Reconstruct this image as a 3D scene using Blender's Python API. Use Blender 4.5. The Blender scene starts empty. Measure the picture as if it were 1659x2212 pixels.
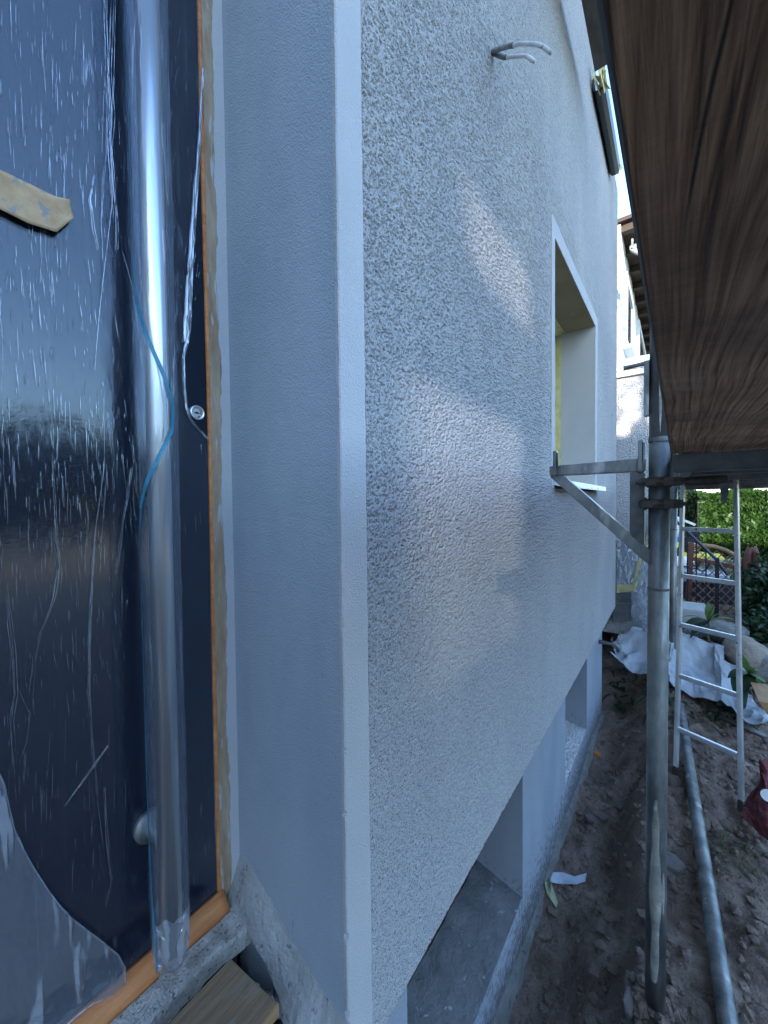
import bpy, bmesh, math, random
import numpy as np
from mathutils import Vector
from math import radians, sin, cos, tan, pi, sqrt, atan2
random.seed(7)
RNG = np.random.default_rng(11)
S = bpy.context.scene
COL = S.collection

# ------------------------------------------------------------------ camera
YAW, PITCH, ROLL = radians(37.1), radians(1.5), radians(.6)
FPX, D, H = 830., .41, 1.45
f0 = Vector((cos(YAW), sin(YAW), 0)); r0 = Vector((sin(YAW), -cos(YAW), 0)); u0 = Vector((0, 0, 1))
FW = cos(PITCH)*f0 - sin(PITCH)*u0; UP1 = cos(PITCH)*u0 + sin(PITCH)*f0
RT = cos(ROLL)*r0 - sin(ROLL)*UP1; UPV = cos(ROLL)*UP1 + sin(ROLL)*r0
CAM = Vector((0, -D, H))
cd = bpy.data.cameras.new('camera'); cam = bpy.data.objects.new('camera', cd); COL.objects.link(cam)
from mathutils import Matrix
cam.matrix_world = Matrix(((RT.x, UPV.x, -FW.x, CAM.x), (RT.y, UPV.y, -FW.y, CAM.y), (RT.z, UPV.z, -FW.z, CAM.z), (0, 0, 0, 1)))
cd.sensor_fit = 'VERTICAL'; cd.sensor_height = 36; cd.lens = 36*FPX/2212; cd.clip_start = .01; cd.clip_end = 2000
S.camera = cam

# ------------------------------------------------------------------ light
SUN_EL, SUN_B = radians(16), radians(17)
SV = Vector((-cos(SUN_EL)*cos(SUN_B), -cos(SUN_EL)*sin(SUN_B), sin(SUN_EL)))
w = bpy.data.worlds.new('World'); S.world = w; w.use_nodes = True
nt = w.node_tree; sky = nt.nodes.new('ShaderNodeTexSky'); sky.sky_type = 'NISHITA'; sky.sun_disc = False
sky.ozone_density = 2.6; sky.dust_density = 0.3; sky.sun_elevation = SUN_EL; sky.sun_rotation = atan2(SV.x, SV.y)
nt.links.new(sky.outputs[0], nt.nodes['Background'].inputs[0]); nt.nodes['Background'].inputs[1].default_value = .15
sl = bpy.data.lights.new('sun', 'SUN'); sl.energy = 2.0; sl.angle = radians(.36); sl.color = (1, .95, .87)
so = bpy.data.objects.new('sun', sl); COL.objects.link(so); so.rotation_euler = SV.to_track_quat('Z', 'Y').to_euler()
so.location = (-20, -8, 12)
S.view_settings.view_transform = 'Standard'; S.view_settings.look = 'None'; S.view_settings.exposure = 2.85; S.view_settings.gamma = 1
S.render.engine = 'CYCLES'
S.cycles.use_denoising = True; S.cycles.max_bounces = 8; S.cycles.transparent_max_bounces = 16
S.cycles.caustics_reflective = False; S.cycles.caustics_refractive = False

def at(px, py, ax, v):
    """the point of the plane ax = v seen at a point of the photograph (1659 wide)"""
    d = FW + RT*((px-829.5)/FPX) + UPV*((1106-py)/FPX); i = 'xyz'.index(ax)
    return CAM + d*((v-CAM[i])/d[i])

# ------------------------------------------------------------------ materials
def newmat(name):
    m = bpy.data.materials.new(name); m.use_nodes = True; n = m.node_tree
    return m, n, n.nodes['Principled BSDF']
def N(n, t, **k):
    x = n.nodes.new('ShaderNode'+t)
    for a, v in k.items():
        if a.startswith('i_'): x.inputs[a[2:].replace('_', ' ')].default_value = v
        else: setattr(x, a, v)
    return x
def coords(n, scale=(1, 1, 1), rot=(0, 0, 0)):
    t = N(n, 'TexCoord'); mp = N(n, 'Mapping'); mp.inputs['Scale'].default_value = scale; mp.inputs['Rotation'].default_value = rot
    n.links.new(t.outputs['Object'], mp.inputs[0]); return mp.outputs[0]
def noise(n, vec, scale, detail=3, rough=.55, dist=0):
    x = N(n, 'TexNoise'); x.inputs['Scale'].default_value = scale; x.inputs['Detail'].default_value = detail
    x.inputs['Roughness'].default_value = rough; x.inputs['Distortion'].default_value = dist
    n.links.new(vec, x.inputs['Vector']); return x.outputs['Fac']
def ramp(n, fac, stops):
    x = N(n, 'ValToRGB'); e = x.color_ramp.elements
    while len(e) < len(stops): e.new(.5)
    for k, (p, c) in enumerate(stops):
        e[k].position = p; e[k].color = tuple(c)+(1,) if len(c) == 3 else c
    n.links.new(fac, x.inputs[0]); return x.outputs[0]
def g(v): return (v, v, v)
def mixc(n, fac, a, b, mode='MIX'):
    x = N(n, 'Mix', data_type='RGBA', blend_type=mode)
    for s, v in ((0, fac), (6, a), (7, b)):
        if hasattr(v, 'links'): n.links.new(v, x.inputs[s])
        else: x.inputs[s].default_value = v if s == 0 else (tuple(v)+(1,) if len(v) == 3 else v)
    return x.outputs[2]
def bump(n, h, dist, strength=1, nrm=None):
    x = N(n, 'Bump'); x.inputs['Distance'].default_value = dist; x.inputs['Strength'].default_value = strength
    n.links.new(h, x.inputs['Height'])
    if nrm: n.links.new(nrm, x.inputs['Normal'])
    return x.outputs[0]
def M(name, c1, c2, rough=.6, metal=0, scale=8, bscale=60, bdist=.001, stretch=(1, 1, 1), spots=None, detail=4, rough2=None, dist=0):
    """two-tone noise colour and a fine bump; spots = (colour, scale, threshold)"""
    m, n, b = newmat(name); v = coords(n, stretch)
    a = noise(n, v, scale, detail, .6, dist); col = ramp(n, a, [(.3, c1), (.7, c2)])
    if spots:
        s = noise(n, v, spots[1], 3, .6); mk = ramp(n, s, [(spots[2], g(0)), (spots[2]+.06, g(1))])
        col = mixc(n, mk, col, spots[0])
    n.links.new(col, b.inputs['Base Color']); b.inputs['Metallic'].default_value = metal
    b.inputs['Roughness'].default_value = rough
    if rough2 is not None:
        rr = ramp(n, noise(n, v, scale*2.3, 4, .6), [(.35, g(rough)), (.7, g(rough2))]); n.links.new(rr, b.inputs['Roughness'])
    if bdist:
        n.links.new(bump(n, noise(n, v, bscale, 4, .6), bdist), b.inputs['Normal'])
    return m

def mat_coarse():
    m, n, b = newmat('coarse_render'); v = coords(n)
    big = noise(n, coords(n, (1, 1, .35)), 2.3, 4, .6)
    col = ramp(n, big, [(.3, (.40, .39, .395)), (.7, (.50, .475, .455))])
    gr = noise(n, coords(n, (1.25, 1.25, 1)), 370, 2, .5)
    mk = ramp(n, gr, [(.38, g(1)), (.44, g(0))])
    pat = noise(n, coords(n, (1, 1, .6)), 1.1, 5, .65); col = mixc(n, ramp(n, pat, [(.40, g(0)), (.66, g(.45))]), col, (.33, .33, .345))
    col = mixc(n, mk, col, (.14, .14, .145))  # dark specks put the shade of the render's pits into the colour
    n.links.new(col, b.inputs['Base Color']); b.inputs['Roughness'].default_value = 1; b.inputs['Specular IOR Level'].default_value = .03
    n.links.new(bump(n, gr, .0014), b.inputs['Normal']); return m
def mat_smooth(name, c1, c2, bd=.0006, sc=420, stain=None, trowel=False, mud=False):
    m, n, b = newmat(name); v = coords(n)
    col = ramp(n, noise(n, coords(n, (1, 1, .4)), 3.5, 5, .65), [(.3, c1), (.7, c2)])
    if stain:
        k = noise(n, coords(n, (1, 1, .3)), 9, 4, .6); col = mixc(n, ramp(n, k, [(.66, g(0)), (.75, g(.5))]), col, stain)
    n.links.new(col, b.inputs['Base Color']); b.inputs['Roughness'].default_value = .85; b.inputs['Specular IOR Level'].default_value = .25
    h = bump(n, noise(n, v, sc, 2, .5), bd); h = bump(n, noise(n, v, 16, 3, .6), .004, .5, h)
    if trowel:      # trowel sweeps and a few smudges
        tw = noise(n, coords(n, (1, 5, 38), (.5, 0, 0)), 1.6, 4, .7, .6); h = bump(n, tw, .0014, .4, h)
        sm_ = noise(n, coords(n, (1, 9, 4), (.35, 0, 0)), 3.3, 3, .6); col = mixc(n, ramp(n, sm_, [(.70, g(0)), (.745, g(.55))]), col, (.24, .255, .27))
        sp_ = noise(n, v, 130, 2, .5); col = mixc(n, ramp(n, sp_, [(.72, g(0)), (.76, g(.6))]), col, (.22, .23, .24))
        if mud:     # soil splashed up from the ground
            sz_ = N(n, 'SeparateXYZ'); n.links.new(v, sz_.inputs[0]); mz = N(n, 'MapRange'); mz.inputs[1].default_value = .12; mz.inputs[2].default_value = -.26; mz.inputs[4].default_value = .34; n.links.new(sz_.outputs[2], mz.inputs[0])
            sn = noise(n, v, 55, 5, .7); sa = N(n, 'Math', operation='ADD'); n.links.new(sn, sa.inputs[0]); n.links.new(mz.outputs[0], sa.inputs[1])
            col = mixc(n, ramp(n, sa.outputs[0], [(.66, g(0)), (.80, g(.8))]), col, (.14, .115, .095))
        b.inputs['Base Color'].links and n.links.remove(b.inputs['Base Color'].links[0]); n.links.new(col, b.inputs['Base Color'])
    n.links.new(h, b.inputs['Normal']); return m
def mat_wood(name, dark, mid, light, sc=(1.2, 42, 42), stain=None, dist=.6, bd=.0012, rough=.75):
    m, n, b = newmat(name); v = coords(n, sc)
    lo = coords(n)
    wob = noise(n, coords(n, (1, 2.2, 2.2)), 1.7, 2, .5)
    vm = N(n, 'VectorMath', operation='ADD'); sepc = N(n, 'CombineXYZ')
    mul = N(n, 'Math', operation='MULTIPLY'); mul.inputs[1].default_value = 9*dist
    n.links.new(wob, mul.inputs[0]); n.links.new(mul.outputs[0], sepc.inputs[1]); n.links.new(mul.outputs[0], sepc.inputs[2])
    n.links.new(v, vm.inputs[0]); n.links.new(sepc.outputs[0], vm.inputs[1])
    a = noise(n, vm.outputs[0], 3.2, 5, .62)
    col = ramp(n, a, [(.28, dark), (.5, mid), (.75, light)])
    big = noise(n, lo, 3.1, 4, .6); col = mixc(n, ramp(n, big, [(.35, g(.0)), (.7, g(.75))]), col, dark)
    if stain:
        k = noise(n, lo, 7, 5, .7, 1.2); col = mixc(n, ramp(n, k, [(.56, g(0)), (.64, g(.6))]), col, stain)
    n.links.new(col, b.inputs['Base Color']); b.inputs['Roughness'].default_value = rough
    n.links.new(bump(n, a, bd), b.inputs['Normal']); return m
def mat_film(name, haze=.05, streak=.5, sx=330, sz=15, amount=.62, gl=.06, tint=(.93, .96, 1), bd=.0015, lines=.3):
    """clear plastic sheet: lets light through, mirrors a little, whitens where it is stretched"""
    m, n, b = newmat(name); n.nodes.remove(b); out = n.nodes['Material Output']
    tr = N(n, 'BsdfTransparent'); tr.inputs[0].default_value = tint+(1,)
    gb = N(n, 'BsdfGlossy'); gb.inputs['Roughness'].default_value = .14; gb.inputs[0].default_value = (.9, .94, 1, 1)
    df = N(n, 'BsdfDiffuse'); df.inputs[0].default_value = (.72, .76, .82, 1)
    area = noise(n, coords(n, (1, 1, .45)), 4.2, 3, .6)
    d = noise(n, coords(n, (sx, sx, sz)), 1., 1, .4)
    ad = N(n, 'Math', operation='MULTIPLY_ADD'); ad.inputs[1].default_value = .34; n.links.new(area, ad.inputs[0]); n.links.new(d, ad.inputs[2])
    mk = ramp(n, ad.outputs[0], [(amount+.17, g(0)), (amount+.23, g(1))])
    ln = noise(n, coords(n, (120, 120, .9)), 1., 2, .5)
    lk = ramp(n, ln, [(.64, g(0)), (.72, g(lines))])
    mx = N(n, 'Math', operation='MAXIMUM'); n.links.new(mk, mx.inputs[0]); n.links.new(lk, mx.inputs[1])
    fc = N(n, 'Math', operation='MULTIPLY_ADD'); fc.inputs[1].default_value = streak; fc.inputs[2].default_value = haze
    n.links.new(mx.outputs[0], fc.inputs[0])
    nb = bump(n, mx.outputs[0], bd); nb = bump(n, noise(n, coords(n, (30, 30, 9)), 1., 3, .6), bd*2, .6, nb)
    n.links.new(nb, gb.inputs['Normal']); n.links.new(nb, df.inputs['Normal'])
    gf = N(n, 'MixShader'); gf.inputs[0].default_value = gl; n.links.new(tr.outputs[0], gf.inputs[1]); n.links.new(gb.outputs[0], gf.inputs[2])
    sf = N(n, 'MixShader'); sf.inputs[0].default_value = .5; n.links.new(df.outputs[0], sf.inputs[1]); n.links.new(gb.outputs[0], sf.inputs[2])
    fin = N(n, 'MixShader'); n.links.new(fc.outputs[0], fin.inputs[0]); n.links.new(gf.outputs[0], fin.inputs[1]); n.links.new(sf.outputs[0], fin.inputs[2])
    n.links.new(fin.outputs[0], out.inputs['Surface']); return m
def mat_leaf(name, c1, c2, trans=.3, rough=.5, sc=9):
    m, n, b = newmat(name); out = n.nodes['Material Output']
    col = ramp(n, noise(n, coords(n), sc, 3, .6), [(.3, c1), (.7, c2)])
    n.links.new(col, b.inputs['Base Color']); b.inputs['Roughness'].default_value = rough
    t = N(n, 'BsdfTranslucent'); n.links.new(col, t.inputs[0])
    mx = N(n, 'MixShader'); mx.inputs[0].default_value = trans; n.links.new(b.outputs[0], mx.inputs[1]); n.links.new(t.outputs[0], mx.inputs[2])
    n.links.new(mx.outputs[0], out.inputs['Surface']); return m
def mat_tarp(name, col, trans=.35, bsc=30, ro=.35):
    m, n, b = newmat(name); out = n.nodes['Material Output']
    c = ramp(n, noise(n, coords(n), 14, 4, .6), [(.3, tuple(x*.86 for x in col)), (.6, col)])
    n.links.new(c, b.inputs['Base Color']); b.inputs['Roughness'].default_value = ro
    n.links.new(bump(n, noise(n, coords(n), bsc, 3, .6), .004), b.inputs['Normal'])
    t = N(n, 'BsdfTranslucent'); n.links.new(c, t.inputs[0])
    mx = N(n, 'MixShader'); mx.inputs[0].default_value = trans; n.links.new(b.outputs[0], mx.inputs[1]); n.links.new(t.outputs[0], mx.inputs[2])
    n.links.new(mx.outputs[0], out.inputs['Surface']); return m

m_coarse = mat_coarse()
m_trim = mat_smooth('smooth_trim_render', (.46, .45, .455), (.56, .535, .525), .0018, 300, (.42, .41, .41))
m_reveal = mat_smooth('grey_reveal_render', (.33, .38, .435), (.455, .49, .525), .0017, 330, (.34, .365, .39), True)
m_plinth = mat_smooth('blue_grey_plinth_render', (.25, .28, .32), (.34, .36, .395), .0018, 190, (.20, .215, .235), True, True)
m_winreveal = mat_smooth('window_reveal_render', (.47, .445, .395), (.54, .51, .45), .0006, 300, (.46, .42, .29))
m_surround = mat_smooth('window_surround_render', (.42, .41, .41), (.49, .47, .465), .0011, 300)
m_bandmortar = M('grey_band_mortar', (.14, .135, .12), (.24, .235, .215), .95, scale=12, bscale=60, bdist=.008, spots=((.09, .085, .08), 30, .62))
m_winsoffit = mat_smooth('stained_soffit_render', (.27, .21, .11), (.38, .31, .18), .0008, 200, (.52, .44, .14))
m_mortar = M('raw_mortar', (.28, .275, .26), (.43, .42, .40), .95, scale=13, bscale=70, bdist=.006, spots=((.19, .185, .18), 45, .62))
m_rough = M('porous_concrete', (.34, .31, .27), (.60, .56, .51), .95, scale=40, bscale=210, bdist=.007, spots=((.14, .13, .12), 170, .60))
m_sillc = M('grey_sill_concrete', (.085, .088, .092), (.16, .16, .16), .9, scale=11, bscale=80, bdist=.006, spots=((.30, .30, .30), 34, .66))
m_black = M('black_bitumen', (.008, .008, .009), (.025, .024, .024), .8, scale=20, bscale=60, bdist=.01)
m_galv = M('galvanised_steel', (.11, .118, .12), (.34, .345, .33), .36, .75, scale=15, bscale=90, bdist=.0012, stretch=(1, 1, .45), spots=((.44, .43, .40), 11, .63), rough2=.65, detail=6)
m_galvd = M('dark_galvanised_steel', (.10, .105, .10), (.21, .21, .20), .5, .75, scale=14, bscale=60, bdist=.0008, rough2=.7)
m_rust = M('rusty_black_steel', (.05, .042, .036), (.14, .112, .092), .65, .45, scale=40, bscale=90, bdist=.002)
m_alu = M('worn_aluminium', (.50, .50, .50), (.72, .72, .71), .42, .75, scale=10, bscale=90, bdist=.0006, spots=((.12, .11, .10), 42, .64))
m_steel = M('brushed_stainless', (.80, .80, .80), (.90, .89, .88), .29, 1, scale=4, bscale=1, bdist=.0002, stretch=(90, 90, 1.5))
def mat_deck():
    m, n, b = newmat('dark_deck_board'); v = coords(n)
    w1 = noise(n, coords(n, (1.6, 5, 5)), 1., 2, .5); w2 = noise(n, coords(n, (6, 16, 16)), 1., 2, .5)
    ad = N(n, 'Math', operation='MULTIPLY_ADD'); ad.inputs[1].default_value = .055; n.links.new(w1, ad.inputs[0])
    a2 = N(n, 'Math', operation='MULTIPLY_ADD'); a2.inputs[1].default_value = .009; n.links.new(w2, a2.inputs[0]); n.links.new(ad.outputs[0], a2.inputs[2])
    sp = N(n, 'SeparateXYZ'); n.links.new(v, sp.inputs[0]); n.links.new(sp.outputs[1], ad.inputs[2])
    ph = N(n, 'Math', operation='MULTIPLY'); ph.inputs[1].default_value = 230.; n.links.new(a2.outputs[0], ph.inputs[0])
    cm = N(n, 'CombineXYZ'); n.links.new(ph.outputs[0], cm.inputs[1]); xs_ = N(n, 'Math', operation='MULTIPLY'); xs_.inputs[1].default_value = 1.3
    n.links.new(sp.outputs[0], xs_.inputs[0]); n.links.new(xs_.outputs[0], cm.inputs[0])
    rg = noise(n, cm.outputs[0], 1., 2, .5)                    # growth rings
    fb = noise(n, coords(n, (9, 420, 420)), 1., 3, .6)         # fibres
    mx = N(n, 'Math', operation='MULTIPLY_ADD'); mx.inputs[1].default_value = .6; n.links.new(fb, mx.inputs[0]); n.links.new(rg, mx.inputs[2])
    col = ramp(n, mx.outputs[0], [(.58, (.080, .037, .020)), (.74, (.33, .168, .092)), (.94, (.58, .345, .205))])
    blot = noise(n, v, 5.5, 4, .65); col = mixc(n, ramp(n, blot, [(.42, g(0)), (.68, g(.8))]), col, (.085, .045, .028))
    grey = noise(n, coords(n, (1, 1, 1), (0, 0, 1)), 3.3, 4, .7, .8); col = mixc(n, ramp(n, grey, [(.52, g(0)), (.66, g(.55))]), col, (.46, .34, .26))
    crk = ramp(n, noise(n, cm.outputs[0], .16, 0, .4), [(.485, g(0)), (.497, g(1)), (.503, g(1)), (.515, g(0))])
    cm2 = ramp(n, noise(n, coords(n, (1.5, 3, 3)), 1.2, 1, .4), [(.55, g(0)), (.6, g(1))])
    mm = N(n, 'Math', operation='MULTIPLY'); n.links.new(crk, mm.inputs[0]); n.links.new(cm2, mm.inputs[1])
    col = mixc(n, mm.outputs[0], col, (.012, .008, .006))
    n.links.new(col, b.inputs['Base Color']); b.inputs['Roughness'].default_value = .75
    saw = noise(n, coords(n, (210, 5, 5)), 1., 2, .6); n.links.new(bump(n, saw, .0012, .6, bump(n, mx.outputs[0], .003)), b.inputs['Normal']); return m
m_deck = mat_deck()
m_deckedge = M('weathered_board_edge', (.07, .062, .055), (.14, .125, .11), .85, scale=20, stretch=(.3, 1, 1), bscale=90, bdist=.002)
m_plank = mat_wood('worn_plank_wood', (.16, .098, .052), (.29, .185, .105), (.40, .28, .175), sc=(3, 60, 60), dist=.3, stain=(.24, .22, .19))
m_plankend = M('lit_edge_offcut_wood', (.30, .16, .07), (.46, .27, .13), .7, scale=30, stretch=(.3, 1, 3))  # lighter wood: the plank's painted lit edge, and the real offcut
m_navy = None
m, n, b = newmat('navy_door_paint'); m_navy = m
b.inputs['Base Color'].default_value = (.004, .009, .022, 1); b.inputs['Roughness'].default_value = .07; b.inputs['IOR'].default_value = 1.55
n.links.new(bump(n, noise(n, coords(n), 230, 2, .5), .00012), b.inputs['Normal'])
m_film = mat_film('clear_protective_film', haze=.02, gl=.045, streak=.16, sx=430, sz=24, amount=.68, lines=.10)
m_film2 = mat_film('loose_film_flap', haze=.13, streak=.35, sx=60, sz=6, amount=.62, gl=.09, bd=.004, lines=.15)
m_filmroll = mat_film('crumpled_film_edge', haze=.14, streak=.35, sx=160, sz=8, amount=.42, gl=.14, bd=.004, lines=.9)
m_sleeve = mat_film('clear_handle_sleeve', haze=.075, streak=.14, sx=120, sz=9, amount=.64, gl=.07, bd=.001, lines=.25)
m_seam = M('blue_film_seam', (.03, .17, .26), (.05, .25, .36), .35, scale=60, bscale=120, bdist=.0008)
m_kraft = M('tan_masking_paper', (.46, .285, .145), (.60, .40, .23), .75, scale=60, bscale=40, bdist=.002, spots=((.30, .27, .24), 55, .56))
m_browntape = M('brown_tape', (.28, .175, .10), (.45, .34, .235), .55, scale=26, bscale=60, bdist=.001, stretch=(3, 3, .5), spots=((.46, .44, .42), 22, .60))
m_foam = M('orange_foam_seal', (.46, .14, .035), (.70, .27, .09), .55, scale=22, bscale=60, bdist=.003, stretch=(.35, 2, 2))
m_yellow = M('yellow_masking_tape', (.50, .42, .15), (.70, .61, .32), .5, scale=20, bscale=50, bdist=.002)
m_dirt = None
m_wirec = M('grey_cable_jacket', (.50, .49, .46), (.68, .67, .64), .6, scale=30, bscale=120, bdist=.0006, spots=((.14, .14, .14), 48, .62))
m_wired = M('mortar_smeared_cable', (.13, .13, .13), (.26, .26, .26), .9, scale=40, bscale=120, bdist=.002)
m_anth = M('anthracite_gutter_metal', (.012, .02, .024), (.022, .032, .038), .35, .3, scale=9)
m_white = M('white_plastic', (.70, .70, .69), (.80, .80, .79), .4, scale=9)
m_glassd = M('dark_window_glass', (.03, .035, .04), (.06, .065, .07), .08, scale=3, bdist=0)
m_stucco = mat_smooth('pale_stucco', (.52, .515, .51), (.60, .595, .59), .03, 75)
m_nwall = mat_smooth('neighbour_white_render', (.72, .70, .66), (.78, .76, .72), .003, 120)
m_soffit = mat_wood('brown_soffit_wood', (.022, .012, .007), (.05, .03, .018), (.085, .05, .03))
m_tarp = mat_tarp('white_plastic_sheet', (.60, .64, .68))
m_foil = mat_film('hanging_foil', haze=.42, streak=.3, sx=50, sz=20, amount=.55, gl=.1, bd=.006, lines=.4)
m_red = mat_tarp('dark_red_bag_fabric', (.12, .014, .018), .05, 60, .75)
m_stone = M('grey_boulder_stone', (.13, .13, .125), (.27, .265, .25), .9, scale=9, bscale=26, bdist=.02)
m_tanstone = M('tan_boulder_stone', (.20, .165, .13), (.33, .28, .22), .9, scale=9, bscale=26, bdist=.02)
m_slab = M('pale_step_concrete', (.30, .30, .29), (.43, .43, .42), .9, scale=14, bscale=90, bdist=.003)
m_chip = M('slate_chip_stone', (.10, .085, .075), (.19, .165, .15), .85, scale=20, bscale=60, bdist=.004)
m_trellis = mat_wood('brown_trellis_wood', (.15, .08, .04), (.30, .175, .09), (.42, .27, .15), sc=(8, 8, 2))
m_redwood = mat_wood('red_stained_post_wood', (.06, .022, .015), (.15, .055, .037), (.23, .10, .07), sc=(40, 40, 1.5))
m_iron = M('black_iron', (.008, .009, .012), (.02, .022, .028), .45, .3, scale=20)
m_bin = M('black_bin_plastic', (.010, .011, .013), (.02, .021, .024), .45, scale=6)
m_navybox = M('navy_box_plastic', (.008, .012, .03), (.014, .02, .045), .5, scale=6)
m_blue = M('blue_plastic', (.03, .10, .42), (.05, .16, .55), .4, scale=6)
m_yelp = M('yellow_plastic', (.70, .52, .03), (.82, .66, .06), .4, scale=6)
m_orange = M('orange_clay', (.48, .14, .035), (.60, .21, .06), .7, scale=12)
m_hedge = mat_leaf('thuja_green', (.012, .040, .006), (.050, .115, .018))
m_dkleaf = mat_leaf('dark_shrub_green', (.008, .026, .010), (.03, .07, .025), .2)
m_bigleaf = mat_leaf('fresh_leaf_green', (.06, .13, .03), (.15, .24, .06), .35)
m_silver = mat_leaf('silver_grass_green', (.19, .27, .19), (.34, .42, .32), .3)
m_stem = M('green_stem', (.05, .06, .025), (.09, .10, .045), .7)
m_net = M('black_wire', (.012, .013, .013), (.03, .03, .03), .6, .2)
m_cream = mat_smooth('cream_far_wall', (.72, .64, .50), (.78, .70, .56), .002, 60)
m_blocker = M('sun_blocker_render', (.55, .53, .50), (.66, .64, .61), .9, scale=5, bscale=30, bdist=.01)  # render of the added walls that block the sun
m_grassl = mat_leaf('short_grass_green', (.04, .07, .02), (.09, .12, .04), .3)

def mat_dirt():
    m, n, b = newmat('brown_dirt'); v = coords(n)
    a = noise(n, v, 5, 6, .65); col = ramp(n, a, [(.3, (.135, .096, .075)), (.55, (.26, .195, .155)), (.75, (.39, .31, .255))])
    sp = noise(n, v, 120, 3, .6); col = mixc(n, ramp(n, sp, [(.62, g(0)), (.70, g(.7))]), col, (.19, .165, .145))
    # far from the house: dry grass and gravel
    sep = N(n, 'SeparateXYZ'); n.links.new(v, sep.inputs[0])
    far = N(n, 'MapRange'); far.inputs[1].default_value = -3.5; far.inputs[2].default_value = -6; n.links.new(sep.outputs[1], far.inputs[0])
    fc = ramp(n, noise(n, v, .8, 4, .6), [(.35, (.26, .21, .14)), (.65, (.38, .32, .22))])
    col = mixc(n, far.outputs[0], col, fc)
    n.links.new(col, b.inputs['Base Color']); b.inputs['Roughness'].default_value = .95; b.inputs['Specular IOR Level'].default_value = .25
    h = bump(n, noise(n, v, 90, 5, .7), .012); h = bump(n, noise(n, v, 24, 4, .6), .03, .7, h)
    n.links.new(h, b.inputs['Normal']); return m
m_dirt = mat_dirt()

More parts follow.
